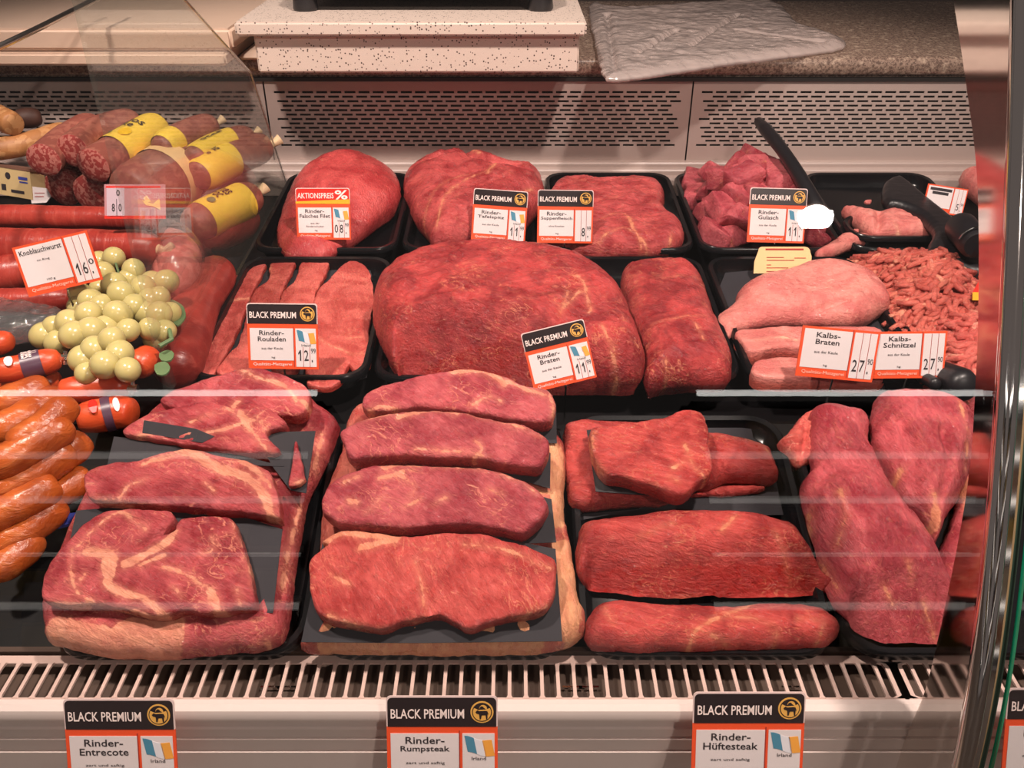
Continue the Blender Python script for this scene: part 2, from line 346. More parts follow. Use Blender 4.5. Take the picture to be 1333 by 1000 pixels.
# worktop behind
v, f = extrude_x([(PY + .004, 1.112), (PY + .004, 1.118), (PY - .006, 1.119), (PY - .010, 1.124), (PY - .010, 1.140), (PY - .006, 1.146), (PY + .002, 1.149), (PY + .62, 1.149), (PY + .62, 1.112)], XL, 1.6)
o = mk('worktop', v, f, M['granite'], smooth=True, sharp=40); tag(o, 'dark granite serving worktop behind the counter, under stand and bag', 'worktop')
b = MB(); b.box(XL, XR, PY - .004, PY + .03, 1.106, 1.1125); structure(b.mk('trim_5', M['dark']))  # solid dark strip standing in for the shaded gap under the worktop
b = MB(); b.box(-2.2, 2.2, 2.46, 2.5, .2, 2.6); structure(b.mk('wall_rear', plain('rear_wall', srgb(70, 58, 54), .6, noise=.2)))
b = MB(); b.box(-3, 3, -3.4, 2.6, -.02, 0); structure(b.mk('floor', plain('floor_tile', srgb(150, 132, 118), .35, noise=.08)))
b = MB(); b.box(XL, XR, .525, 1.74, .02, .70); structure(b.mk('wall_counter_base', M['white']))

# ------------------------------------------------------------------ trays
def rrect(u0, u1, v0, v1, r, k=5):
    r = min(r, (u1 - u0) / 2.01, (v1 - v0) / 2.01); out = []
    for cx, cy, a0 in ((u1 - r, v1 - r, 0), (u0 + r, v1 - r, 90), (u0 + r, v0 + r, 180), (u1 - r, v0 + r, 270)):
        for i in range(k + 1): a = R_(a0 + 90 * i / k); out.append((cx + r * math.cos(a), cy + r * math.sin(a)))
    return out
def tray(P, u0, u1, v0, v1, label, depth=.021, mat='black', name='meat_tray'):
    rings = [(.016, -.003, .03), (.0105, .006, .03), (.0095, depth - .004, .03), (.0085, depth, .03), (.003, depth + .001, .034), (.0005, depth - .002, .036), (.0, depth - .008, .036),
             (.002, depth - .008, .035), (.0055, depth - .006, .03), (.012, -.006, .03)]
    V = []; Fc = []
    for ins, h, r in rings:
        c = rrect(u0 + ins, u1 - ins, v0 + ins, v1 - ins, r); n = len(c); V += [tuple(P.W(a, bb, h)) for a, bb in c]
    for k in range(len(rings) - 1):
        for i in range(n): j = (i + 1) % n; Fc.append((k * n + i, k * n + j, (k + 1) * n + j, (k + 1) * n + i))
    Fc.append(list(range(n))[::-1]); Fc.append(list(range((len(rings) - 1) * n, len(rings) * n)))
    o = mk(name, V, Fc, M[mat], smooth=True, sharp=50); return tag(o, label, 'tray', 'black meat trays')
def vof(P, py, px=666.5): return P.uv(P.P([(px, py)]))[0, 1]
GX = [-.425, -.184, .058, .301, .545, .79]; E_ = .003
fv0, fv1 = vof(F, 862), vof(F, 548); mv0, mv1 = vof(D, 510), vof(D, 349); bv0, bv1 = vof(D, 340), vof(D, 238)
for i, t in enumerate(('of entrecote at the front', 'of rumpsteaks at the front', 'of rump pieces at the front', 'of tenderloins at the front')):
    tray(F, GX[i] + E_, GX[i + 1] - E_, fv0, fv1, 'black plastic tray ' + t, depth=.012)
for i, t in enumerate(('under the thin roulade slices', 'under the big roast', 'under the long dark red roast', 'under the pale veal', 'under the minced meat')):
    tray(D, GX[i] + E_, GX[i + 1] - E_, mv0, mv1, 'black plastic tray ' + t)
for i, t in enumerate(('under the smooth false fillet', 'under the rear left roast with fat seam', 'under the soup beef', 'under the goulash cubes', 'under the black pan at rear right')):
    tray(D, GX[i] + E_, GX[i + 1] - E_, bv0, bv1, 'black plastic tray ' + t)

# ------------------------------------------------------------------ meat
def meat(name, label, cat, P, px, T, mat, R=.02, n=2.2, h=0.0, res=.0024, hp=None, fat=(), cre=(), amp=.002, hw=(.15, .75), edge=.0015, seed=1, ang=0, group=None, parent=None, fedge=None, cut=False, rid=.35, facet=None):
    if cut: R, n, zf = min(R, .0042), 2.0, .82
    else: zf = .35
    px = crom(px, 6.0); y0, y1 = px[:, 1].min(), px[:, 1].max()
    ww = hw[0] + (hw[1] - hw[0]) * (y1 - px[:, 1]) / (y1 - y0)
    bu = P.uv(P.P(px, h + ww * T)); bu = crom(bu, res * 1.2) if len(bu) < 3 else bu
    # resample evenly
    seg = np.linalg.norm(np.roll(bu, -1, 0) - bu, axis=1); L = np.r_[0, np.cumsum(seg)]; N = max(40, int(L[-1] / (res * 1.1)))
    t = np.linspace(0, L[-1], N, endpoint=False); cl = np.r_[bu, bu[:1]]; bu = np.c_[np.interp(t, L, cl[:, 0]), np.interp(t, L, cl[:, 1])]
    tn = np.roll(bu, -1, 0) - np.roll(bu, 1, 0); tn /= np.linalg.norm(tn, axis=1)[:, None] + 1e-12; nr = np.c_[tn[:, 1], -tn[:, 0]]
    if ((bu[:, 0] * np.roll(bu[:, 1], -1) - np.roll(bu[:, 0], -1) * bu[:, 1]).sum()) < 0: nr = -nr
    bu = bu + nr * (n2(bu / .02, seed + 5, 3) * edge * 1.5 + n2(bu / .006, seed + 9, 2) * edge * .6)[:, None]
    lo, hi = bu.min(0), bu.max(0); gx = np.arange(lo[0], hi[0], res); gy = np.arange(lo[1], hi[1], res * .866)
    g = np.array([(x + (j % 2) * res / 2, y) for j, y in enumerate(gy) for x in gx]); d, ins = dpoly(g, bu, True)
    g = g[ins & (d > res * .55)]
    for q in (.06, .16):
        if R * q < res * .45 and R * q > .0004:
            rg = bu - nr * R * q; dd, ii = dpoly(rg, bu, True); g = np.r_[rg[ii & (dd > R * q * .9)], g]
    pts = np.r_[bu, g]; co, _, fc, ov = delaunay_2d_cdt([Vector(q) for q in pts], [], [list(range(N))], 1, 1e-7)[:4]
    q = np.array([c[:2] for c in co]); d, ins = dpoly(q, bu, True)
    bd = np.full(N, -1); 
    for k, lst in enumerate(ov):
        for s_ in lst:
            if s_ < N: bd[s_] = k
    d[bd[bd >= 0]] = 0
    Tm = np.full(len(q), T)
    if hp:
        cp = P.uv(P.P([(a, b_) for a, b_, _ in hp], h + .6 * T)); hv = np.array([c for _, _, c in hp])
        dist = np.linalg.norm(q[:, None] - cp[None], axis=2) + .004; wt = dist ** -2.6; Tm = T * (wt * hv).sum(1) / wt.sum(1)
    zl = zf * np.minimum(Tm, T); pr = (1 - (1 - np.clip(d / R, 0, 1)) ** n) ** (1 / n); z = zl + (Tm - zl) * pr
    a_ = R_(ang); fu = q[:, 0] * math.cos(a_) + q[:, 1] * math.sin(a_); fv = -q[:, 0] * math.sin(a_) + q[:, 1] * math.cos(a_)
    z = z + amp * pr * (n2(q / .034, seed) * 1.1 + n2(q / .011, seed + 3) * .45 + n2(np.c_[fu / .03, fv / .0045], seed + 7, 2) * .28 + rid * ((1 - np.abs(n2(np.c_[fu / .05, fv / .014] + .5 * np.c_[n2(q / .03, seed + 11, 1), n2(q / .03, seed + 12, 1)], seed + 13, 2)) * 2.2) ** 2 - .5))
    for s_, wd, dp in cre:
        c = P.uv(P.P(crom(s_, 5, False), h + .8 * T)); dd, _ = dpoly(q, c, False); z = z - dp * np.exp(-(dd / wd) ** 2) * np.clip(pr, 0, 1)
    fside = np.zeros(len(q))
    if facet: # knife-cut face before a ridge line; colour holds deeper red and painted shade
        rl, hr, slope, dark = facet; hr = np.broadcast_to(np.asarray(hr, float), (len(rl),)); rp = crom(rl, 4, False); hi = np.interp(rp[:, 0], [p[0] for p in rl], hr) * T
        ru = P.uv(P.P(rp, h + hi)); od = np.argsort(ru[:, 0]); ru, hi = ru[od], hi[od]
        f = np.interp(q[:, 0], ru[:, 0], ru[:, 1]) - q[:, 1] + n2(q / .012, seed + 31) * .0012; inn = np.clip(np.minimum(q[:, 0] - ru[0, 0], ru[-1, 0] - q[:, 0]) / .012, 0, 1)
        zr = np.interp(q[:, 0], ru[:, 0], hi); zc = np.maximum(zr - slope * f, .03 * T); on = f * inn > 0
        back = np.clip(-f / .03, 0, 1); z = np.where(f <= 0, np.maximum(z * back + np.maximum(np.minimum(z, zr + .9 * np.maximum(-f, 0)), 0) * (1 - back), .1 * T) * inn + z * (1 - inn), z)
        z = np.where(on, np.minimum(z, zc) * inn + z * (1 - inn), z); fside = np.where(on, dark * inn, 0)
    z = np.maximum(z, .1 * T)
    fa = np.full(len(q), -.03)
    for s_, wd in fat:
        c = P.uv(P.P(crom(s_, 5, False), h + .9 * T)); dd, _ = dpoly(q, c, False); fa = np.maximum(fa, .55 * wd - dd)
    b = [i for i in bd if i >= 0]; nb = len(b); bq = q[b]; bn = nr[[k for k in range(N) if bd[k] >= 0]]
    top = P.W(q[:, 0], q[:, 1], h + z); V = [top]
    for io, zz in (((-.02, .5), (.03, 0.0)) if cut else ((.10, .16), (.24, 0.0))):
        k = np.clip(io * T, -.001, .010); r = bq - bn * k + (bn * (n2(np.c_[bq[:, 0] / .012, bq[:, 1] / .012], seed + 21) * .0016)[:, None] if cut and zz else 0); V.append(P.W(r[:, 0], r[:, 1], h + zz * z[b] * 1.0))
    ofs = len(q); Fc = [list(f) for f in fc]
    def area(f): a, b2, c = (q[i] for i in f[:3]); return (b2[0] - a[0]) * (c[1] - a[1]) - (b2[1] - a[1]) * (c[0] - a[0])
    ccw = ((bq[:, 0] * np.roll(bq[:, 1], -1) - np.roll(bq[:, 0], -1) * bq[:, 1]).sum()) > 0
    if Fc and area(Fc[0]) < 0: Fc = [f[::-1] for f in Fc]
    loops = [b, [ofs + i for i in range(nb)], [ofs + nb + i for i in range(nb)]]
    for A, B in zip(loops[:-1], loops[1:]):
        for i in range(nb):
            j = (i + 1) % nb; Fc.append((A[i], B[i], B[j], A[j]) if ccw else (A[j], B[j], B[i], A[i]))
    Fc.append(loops[2][::-1] if ccw else loops[2])
    fall = np.r_[fa, fa[b], fa[b]]
    if fedge: fall[ofs:] = fedge
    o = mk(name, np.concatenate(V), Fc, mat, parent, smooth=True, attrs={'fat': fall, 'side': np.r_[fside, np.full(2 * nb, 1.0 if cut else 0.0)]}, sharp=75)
    if parent is None: tag(o, label, cat, group)
    return o
def sheet(label, P, px, h=0.0, th=.0008, mat='paper', name='paper_sheet', group='slate grey paper sheets'):
    b = MB(); b.slab(P.P(px, h), th, P.n); o = b.mk(name, M[mat]); return tag(o, label, 'paper', group)
RED = meat_mat('beef_red', (204, 86, 85), (156, 44, 49), 15, vein=.4)
RED2 = meat_mat('beef_deep', (194, 68, 67), (140, 34, 39), 30, vein=.75, streak=.5)
REDH = meat_mat('beef_rump', (202, 76, 71), (154, 42, 43), 20, vein=.45, streak=.45)
REDS = meat_mat('beef_smooth', (204, 82, 81), (174, 54, 57), 60, fib=.5, vein=.08, streak=.2)
STK = meat_mat('steak_cut', (196, 88, 93), (154, 50, 61), 35, vein=.55, fat=(236, 150, 120))
STK2 = meat_mat('steak_front', (208, 86, 80), (172, 54, 52), 55, vein=.45, fat=(236, 150, 116))
ENT = meat_mat('entrecote_cut', (198, 86, 89), (150, 44, 53), 25, vein=.6, fat=(240, 156, 126))
FIL = meat_mat('tenderloin', (202, 88, 95), (156, 50, 61), 75, vein=.2, streak=.45)
VEAL = meat_mat('veal', (226, 142, 131), (204, 108, 103), 10, fib=.6, vein=.15, fat=(245, 180, 150), streak=.3)
THIN = meat_mat('thin_cut', (214, 104, 95), (178, 68, 63), 70, fib=.6, vein=.4, fat=(240, 150, 120))
GOU = meat_mat('goulash', (204, 96, 103), (154, 50, 63), 40, vein=.25)
FATM = meat_mat('fatty_flank', (216, 116, 99), (176, 66, 63), 80, vein=.8, fat=(236, 164, 120))
# ------------------------------------------------------------------ rear row
meat('false_fillet', 'smooth egg-shaped red beef false fillet at rear left, behind the red sale tag', 'meat', D, Z('E', '65,400 90,280 140,160 220,100 330,55 430,38 500,45 570,90 600,160 590,250 520,320 450,390 380,450 310,510 250,530 120,525 80,480'),
     .085, REDS, R=.075, n=1.9, seed=11, ang=50, hp=[(400, 300, .55), (430, 215, 1.05), (480, 240, .95), (390, 330, .35), (500, 205, .8)], fat=[(Z('E', '425,44 470,40 500,50'), .006), (Z('E', '130,480 150,500 200,515'), .003)])
meat('topside_cap', 'large rear roast with pale fat seam, behind the second tag', 'meat', D, Z('E', '620,230 620,150 680,90 780,60 880,45 1000,70 1100,110 1200,130 1225,180 1225,250 1180,330 1100,450 900,480 750,500 720,430 660,350 640,270'),
     .075, RED, R=.055, n=2, seed=12, ang=110, amp=.004, fat=[(Z('E', '760,350 800,260 900,190 1000,150'), .0022), (Z('E', '700,300 790,210 900,170'), .0014), (Z('E', '980,170 1020,120'), .004), (Z('E', '720,420 740,490'), .003), (Z('E', '920,60 950,80'), .004), (Z('E', '1100,240 1180,200'), .002)],
     cre=[(Z('E', '880,50 940,110 1150,150'), .008, .012), (Z('E', '660,130 760,110 880,60'), .006, .004)])
meat('soup_beef', 'flat red soup beef slab with fine white seams, third in the rear row', 'meat', D, Z('F', '150,180 250,165 330,175 420,170 540,172 600,195 620,250 610,300 640,350 690,400 700,450 660,500 540,520 430,520 330,530 200,510 90,460 90,300'),
     .045, RED, R=.03, n=2.2, seed=13, ang=10, amp=.004, fat=[(Z('F', '330,440 430,400 520,430 680,490'), .002), (Z('F', '460,350 480,400 520,440'), .003), (Z('F', '430,180 500,180'), .002), (Z('F', '500,510 600,480 650,410'), .0016), (Z('F', '330,360 420,330 470,360'), .0012)],
     cre=[(Z('F', '330,300 450,320 560,260'), .012, .004)])
# goulash cubes, one by one
random.seed(5)
def cube_mesh(sx, sy, sz, seed):
    bm = bmesh.new(); bmesh.ops.create_cube(bm, size=1.0); bmesh.ops.bevel(bm, geom=bm.edges[:], offset=.13, segments=2, affect='EDGES', profile=.6)
    bmesh.ops.subdivide_edges(bm, edges=bm.edges[:], cuts=2, use_grid_fill=True)
    v = np.array([p.co[:] for p in bm.verts]) * (sx, sy, sz); f = [[q.index for q in p.verts] for p in bm.faces]; bm.free()
    d = np.c_[fbm(v / .02, seed), fbm(v / .02, seed + 20), fbm(v / .02, seed + 40)] * .0042 + np.c_[fbm(v / .007, seed + 3), fbm(v / .007, seed + 4), fbm(v / .007, seed + 5)] * .0014
    shear = np.c_[v[:, 2] * random.uniform(-.4, .4), v[:, 0] * random.uniform(-.3, .3), v[:, 1] * random.uniform(-.3, .3)]
    return v + d + shear, f
protos = []
for k in range(7): protos.append(cube_mesh(random.uniform(.044, .070), random.uniform(.034, .050), random.uniform(.030, .042), 60 + k))
nc = 0; gme = {}
pos = []
for layer, (h, npts) in enumerate(((.012, 20), (.034, 18), (.056, 14), (.074, 8))):
    for k in range(npts):
        for _ in range(60):
            sh = .85 - .17 * layer; u = random.uniform(-1, 1) * sh; vv = random.uniform(-1, 1) * sh
            p = D.W(GX[3] + .128 + u * .108, bv0 + .025 + (bv1 - bv0) * (.5 + vv * .46), h + random.uniform(-.004, .006))
            if all(np.linalg.norm(p - q) > .031 for q in pos): pos.append(p); break
for p in pos:
    k = nc % len(protos); v, f = protos[k]
    if k not in gme:
        o = mk('goulash_cube', v + p, f, GOU, smooth=True, origin=p, attrs={'fat': (.001 if k % 3 == 0 else -.02) - np.abs(v[:, 0] + v[:, 1] * .4)}); gme[k] = o
    else: o = gme[k].copy(); COL.objects.link(o); o.location = p
    o.rotation_euler = (random.uniform(-.6, .6), random.uniform(-.6, .6), random.uniform(-3.1, 3.1))
    tag(o, 'raw red beef cube in the goulash heap', 'meat', 'goulash cubes heaped in the rear tray'); nc += 1
# pan with pale meat at the rear right
b = MB()
pan = [D.P(Z('I', '560,470 605,400 915,392 900,440'), .028)]
tray(D, .555, .735, vof(D, 331), vof(D, 300), 'low black pan holding pale pink cutlets beside the scoop', depth=.03, name='black_pan')
meat('pale_cutlet', 'pale pink folded cutlet in the black pan', 'meat', D, Z('I', '580,255 640,265 680,285 720,292 760,265 810,265 880,310 915,360 915,390 800,392 700,388 640,340'), .035, VEAL, R=.025, seed=15, h=.01, amp=.004,
     fat=[(Z('I', '740,350 800,370 900,380'), .003), (Z('I', '790,330 830,350'), .003)], cre=[(Z('I', '715,292 720,340 730,380'), .006, .010)])
meat('pale_trimming', 'small pink meat trimming left of the folded cutlet', 'meat', D, Z('I', '540,400 580,365 640,362 700,385 640,400 590,430 500,470 470,450'), .02, VEAL, R=.012, seed=16, h=.008)
for a, l in ((Z('U', '300,382'), 'tiny meat scrap on the black plate'), (Z('U', '205,612'), 'smallest meat scrap below the other, on the black plate')):
    x, y = a[0]; meat('meat_scrap', l, 'meat', D, [(x - 5, y), (x - 1, y - 3), (x + 5, y - 2), (x + 3, y + 3), (x - 3, y + 3)], .006, VEAL, R=.004, res=.0015, h=.024)
meat('far_right_roast', 'sliver of pink meat at the far right behind the small tag', 'meat', D, [(1252, 222), (1275, 218), (1310, 230), (1310, 275), (1285, 270), (1262, 245)], .05, VEAL, R=.03, seed=19)
# ------------------------------------------------------------------ middle row
sheet('slate paper under the thin roulade slices', D, Z('G', '20,860 130,640 300,330 470,65 1100,88 1130,170 1115,420 1100,760 760,880'), .003)
meat('roulade_slice', 'leftmost thin roulade slice, narrow and jagged, beside the glass divider', 'meat', D, Z('G', '80,770 85,735 130,620 150,500 200,470 265,395 300,325 320,210 400,140 510,95 505,140 435,285 380,440 330,560 250,710 200,775 140,765'), .009, THIN, R=.008, h=.004, cut=True, seed=21, amp=.0014, ang=60, fat=[(Z('G', '295,330 330,320 440,300'), .004)], cre=[(Z('G', '350,340 200,700'), .006, .002)])
meat('roulade_slice', 'second thin roulade slice, partly behind the tag', 'meat', D, Z('G', '440,295 535,200 545,110 685,90 645,200 605,295 560,500 500,700 420,740 330,780 235,745 330,620 370,560'), .009, THIN, R=.008, h=.006, cut=True, seed=22, amp=.0014, ang=70, fat=[(Z('G', '530,190 545,110'), .002)])
meat('roulade_slice', 'third thin roulade slice, with its top just above the tag', 'meat', D, Z('G', '610,295 690,200 720,100 790,75 880,110 830,230 800,310 760,520 700,740 560,740 570,500'), .009, THIN, R=.008, h=.006, cut=True, seed=23, amp=.0014, ang=75)
meat('roulade_slice', 'widest roulade slice, right of the tag with a thin fat line', 'meat', D, Z('G', '800,310 880,200 970,110 1040,95 1110,150 1140,280 1130,400 1110,530 1120,700 1040,755 1000,705 960,800 900,840 790,835 750,780 770,560'), .010, THIN, R=.009, h=.008, cut=True, seed=24, amp=.0016, ang=80, fat=[(Z('G', '800,525 880,575 1000,625'), .002), (Z('G', '990,540 1060,530'), .003), (Z('G', '1010,630 1110,630'), .002)], cre=[(Z('G', '1100,180 1100,400'), .01, .003)])
meat('beef_roast', 'biggest dark red roast with coarse grain, centre, behind the tilted tag', 'meat', D, Z('H', '40,220 60,170 130,110 230,60 330,35 450,30 560,40 680,55 780,80 860,150 920,230 950,330 975,430 980,500 950,545 800,545 660,545 500,520 330,480 140,495 90,430 50,330'),
     .115, RED2, R=.045, n=2.0, seed=31, ang=25, amp=.0042, res=.0024, hw=(.06, .72),
     hp=[(560, 360, 1), (650, 350, 1), (520, 400, .98), (720, 370, .98), (600, 400, 1.02), (545, 480, .95), (610, 446, 1.0), (690, 430, 1.0), (760, 380, .92), (790, 430, .78), (750, 450, .82), (755, 490, .55), (810, 490, .5), (505, 440, .85), (650, 480, .9), (580, 490, .9)], facet=(Z('H', '120,498 190,478 260,432 380,384 500,354 600,345 670,352'), (.08, .14, .30, .46, .60, .66, .70), 2.4, .9),
     fat=[(Z('H', '700,240 760,180 800,210 790,230'), .0022), (Z('H', '730,130 770,150 790,210'), .003), (Z('H', '690,260 720,180'), .002), (Z('H', '500,390 510,460'), .0024), (Z('H', '380,390 370,460'), .0018), (Z('H', '880,300 930,360'), .002), (Z('H', '820,330 880,420'), .0022), (Z('H', '840,270 900,330'), .0015)],
     cre=[(Z('H', '200,480 260,430 380,380 500,350 600,345'), .006, .006), (Z('H', '250,290 330,310'), .004, .004), (Z('H', '340,270 420,310'), .0035, .0035), (Z('H', '150,230 260,200'), .004, .003), (Z('H', '420,200 520,210'), .004, .003), (Z('H', '470,360 560,350'), .005, .005)])
meat('long_roast', 'upright long dark red roast right of the big roast', 'meat', D, Z('H', '905,100 960,80 1080,70 1160,90 1200,170 1215,240 1250,350 1280,440 1270,520 1150,530 1050,540 985,545 975,420 940,300 915,200'), .062, RED2, R=.04, n=2.3, seed=32, ang=85, amp=.0028, res=.0020,
     fat=[(Z('H', '1010,300 1100,290 1190,280'), .0012), (Z('H', '1040,150 1120,140'), .001), (Z('H', '1150,300 1190,370'), .001), (Z('H', '1060,420 1080,500'), .001)], cre=[(Z('H', '960,280 1080,270 1210,250'), .006, .002), (Z('H', '1000,390 1120,380 1240,370'), .006, .002)])
meat('veal_roast', 'large pale pink veal roast above the two veal tags', 'meat', D, Z('I', '100,670 165,610 190,560 300,500 480,465 640,490 720,530 765,610 740,650 640,710 480,710 300,710 190,730 140,765 110,730'), .062, VEAL, R=.04, n=2, seed=33, ang=5, amp=.003, h=.004,
     hp=[(960, 400, .5), (1000, 370, .9), (1080, 355, 1.05), (1080, 400, .75), (1130, 400, .85), (950, 430, .3), (1040, 410, .7)], cre=[(Z('I', '190,690 350,650 480,620 600,600'), .005, .008), (Z('I', '300,690 420,650 560,640 580,700'), .004, .004)])
meat('veal_cutlet', 'pale veal slice below the veal roast, upper of the two', 'meat', D, Z('I', '165,760 220,740 440,730 700,735 720,800 700,850 450,850 330,840 220,865 190,810'), .024, VEAL, R=.014, cut=True, seed=34, h=.004, hw=(.1, .8), fat=[(Z('I', '240,780 330,770 400,780'), .0012)])
meat('veal_cutlet', 'pale veal slice lowest in its tray, under the veal tags', 'meat', D, Z('I', '230,885 330,845 460,855 700,870 720,960 500,965 260,960'), .024, VEAL, R=.014, cut=True, seed=35, h=.002, hw=(.1, .8))
sheet('slate paper under the veal at mid right', D, Z('I', '95,600 130,515 300,500 700,600 760,690 740,960 250,960 170,820'), .003)
# minced meat: strands
def mince(label, poly, n, seed, base, peak, mat, r=.0041):
    rnd = random.Random(seed); pl = D.uv(D.P(crom(poly, 8), base + .3 * peak)); lo, hi = pl.min(0), pl.max(0); b = MB(); k = 0
    q = np.c_[np.random.RandomState(seed).uniform(lo[0], hi[0], n * 4), np.random.RandomState(seed + 1).uniform(lo[1], hi[1], n * 4)]
    d, ins = dpoly(q, pl, True); q, d = q[ins], d[ins]; mx = d.max(); fa_ = []
    for (u, v), dd in list(zip(q, d))[:n]:
        a = rnd.gauss(.9, .45) + 1.6 * float(n2(np.array([[u / .09, v / .09]]), seed, 1)[0]); h = base + peak * (min(1, dd / mx) ** .6) * rnd.uniform(.62, 1.0); L = rnd.uniform(.028, .065); c = rnd.uniform(-2.2, 2.2); pts = []
        for i in range(6):
            t = i / 5 - .5; aa = a + c * t; pts.append(D.W(u + math.cos(aa) * L * t, v + math.sin(aa) * L * t, h + .005 * math.cos(t * 3.1) + rnd.uniform(-.001, .001)))
        nv0 = len(b.v); b.tube(pts, [r * .8, r, r * 1.05, r, r, r * .75], 7); fa_ += [-.0002 if rnd.random() < .14 else -.03] * (len(b.v) - nv0)
    o = b.mk('minced_meat', mat, smooth=True, attrs={'fat': fa_}); o['kind'] = 'stuff'; return tag(o, label, 'meat')
MIN1 = meat_mat('mince_dark', (212, 106, 92), (184, 80, 70), 0, vein=.7, fat=(244, 160, 130), rough=.3); MIN2 = meat_mat('mince_light', (222, 112, 100), (200, 86, 78), 0, vein=.7, fat=(248, 170, 145), rough=.3)
mince('brownish pink minced meat heap behind the veal tags', Z('I', '655,470 720,445 800,450 880,445 1000,480 1080,500 1140,560 1140,720 960,725 830,718 770,650 750,580'), 900, 3, .004, .06, MIN1)
mince('bright pink minced meat in front of the darker mince, right of the veal tags', Z('I', '930,740 1000,710 1140,700 1150,960 1000,970 940,900 960,800'), 640, 7, .004, .045, MIN2)
# ------------------------------------------------------------------ front row: entrecote
meat('rib_roast_base', 'long rib joint lying under the entrecote slices, its side showing at right', 'meat', F, Z('K', '35,800 40,880 60,915 200,955 400,962 600,948 740,935 800,880 812,740 832,600 855,450 900,350 945,230 950,185 885,130 800,60 600,50 400,130 300,240 200,380 150,450 80,620'),
     .042, ENT, R=.022, n=2.2, seed=41, ang=80, hw=(.1, .7), fat=[(Z('K', '50,870 150,890 260,915 370,930'), .028), (Z('K', '280,880 360,880 410,860'), .030), (Z('K', '390,940 440,830'), .003), (Z('K', '830,440 790,600 770,720'), .003), (Z('K', '900,230 870,330'), .003), (Z('K', '650,920 720,880'), .003)],
     cre=[(Z('K', '820,420 770,760'), .004, .006), (Z('K', '900,200 860,420'), .006, .004)])
PE = F.lean((250, 800), .040, 9); PE3 = F.lean((250, 690), .046, 11); PE2 = F.lean((300, 600), .050, 10); PE1 = F.lean((340, 560), .050, 12)
meat('entrecote_slice', 'rearmost entrecote slice, highest, partly behind the tag', 'meat', PE1, Z('K', '400,150 440,105 530,65 640,25 700,25 780,50 850,90 868,140 850,190 760,200 640,190 500,190'), .022, ENT, R=.009, cut=True, seed=42, hw=(.1, .9), ang=30, fat=[(Z('K', '640,30 670,40 690,55 780,80 820,130'), .0035), (Z('K', '840,130 860,150'), .005), (Z('K', '640,130 620,150 640,190'), .004)])
sheet('slate paper wedge between the two rear entrecote slices', PE2, Z('K', '335,188 500,215 560,240 520,260 330,228'), .0225)
meat('entrecote_slice', 'second entrecote slice from the rear, with a pale fat seam', 'meat', PE2, Z('K', '280,245 330,190 430,155 530,128 640,155 720,150 795,215 730,245 772,318 560,300 400,270'), .022, ENT, R=.009, cut=True, seed=43, hw=(.1, .9), ang=20, fat=[(Z('K', '285,243 430,232 560,228 650,200 690,190'), .0025), (Z('K', '600,150 640,180 690,240 730,290 768,318'), .003), (Z('K', '640,170 660,190'), .006), (Z('K', '700,180 720,215'), .0018), (Z('K', '480,200 560,170'), .0012)])
sheet('slate paper behind the third entrecote slice', PE3, Z('K', '240,240 330,250 520,270 780,335 640,330 440,300 330,325 215,345'), .001)
sheet('slate paper at the right of the third entrecote slice', PE3, Z('K', '690,228 880,222 850,420 800,410 740,330'), .0005)
meat('entrecote_trim', 'small red sliver of entrecote on the slate paper', 'meat', PE3, Z('K', '818,255 840,330 850,385 800,405 805,350'), .008, ENT, R=.005, h=.0012, cut=True, seed=46, res=.002, fat=[(Z('K', '810,390 845,385'), .003)])
meat('entrecote_slice', 'third entrecote slice, long with a thick fat rim at right', 'meat', PE3, Z('K', '155,390 165,360 240,330 330,315 440,280 500,285 600,310 700,335 750,380 780,500 775,525 700,508 560,495 400,480 250,468 180,450'), .026, ENT, R=.010, cut=True, seed=44, hw=(.1, .9), ang=10,
     fat=[(Z('K', '445,285 500,300 560,340 660,375 720,430 740,500 770,520'), .0085), (Z('K', '600,300 680,340 740,400'), .004), (Z('K', '330,325 420,300'), .0035), (Z('K', '260,440 290,400 340,380'), .0018), (Z('K', '180,440 400,470'), .002), (Z('K', '530,390 560,420'), .001)], cre=[(Z('K', '320,330 470,300'), .004, .004)])
sheet('slate paper under the front entrecote, showing grey at its right', PE, Z('K', '120,475 280,462 440,480 640,490 775,535 745,800 690,800 400,820 60,770'), .0005)
meat('entrecote_slice', 'front entrecote slice, large with branching fat eye', 'meat', PE, Z('K', '30,750 40,690 70,620 130,540 190,490 260,468 350,475 425,480 432,515 400,555 435,540 455,503 560,495 620,505 650,580 680,680 702,790 640,802 560,820 480,812 400,832 300,805 200,790 100,790 40,780'), .022, ENT, R=.009, cut=True, seed=45, hw=(.1, .9), ang=40, res=.0020,
     fat=[(Z('K', '160,608 200,612 240,625 225,700'), .008), (Z('K', '225,640 230,680'), .012), (Z('K', '215,700 260,735 330,750 380,790 405,820'), .0055), (Z('K', '280,650 340,620 400,585 430,550'), .007), (Z('K', '330,650 400,620'), .005), (Z('K', '110,600 105,680 130,740 180,770'), .0022), (Z('K', '130,590 200,520 262,480 300,505 345,535'), .0022), (Z('K', '545,735 565,775 575,810'), .008), (Z('K', '560,790 600,805'), .005), (Z('K', '630,730 645,775'), .003), (Z('K', '400,655 480,685 540,735'), .0018), (Z('K', '550,560 560,600 520,620'), .0012), (Z('K', '40,770 200,780 380,820'), .0035), (Z('K', '660,620 690,720'), .0014), (Z('K', '430,720 460,750'), .001), (Z('K', '150,680 120,720'), .001), (Z('K', '620,520 640,580'), .0012)],
     cre=[(Z('K', '330,590 380,560 430,535'), .003, .006)])
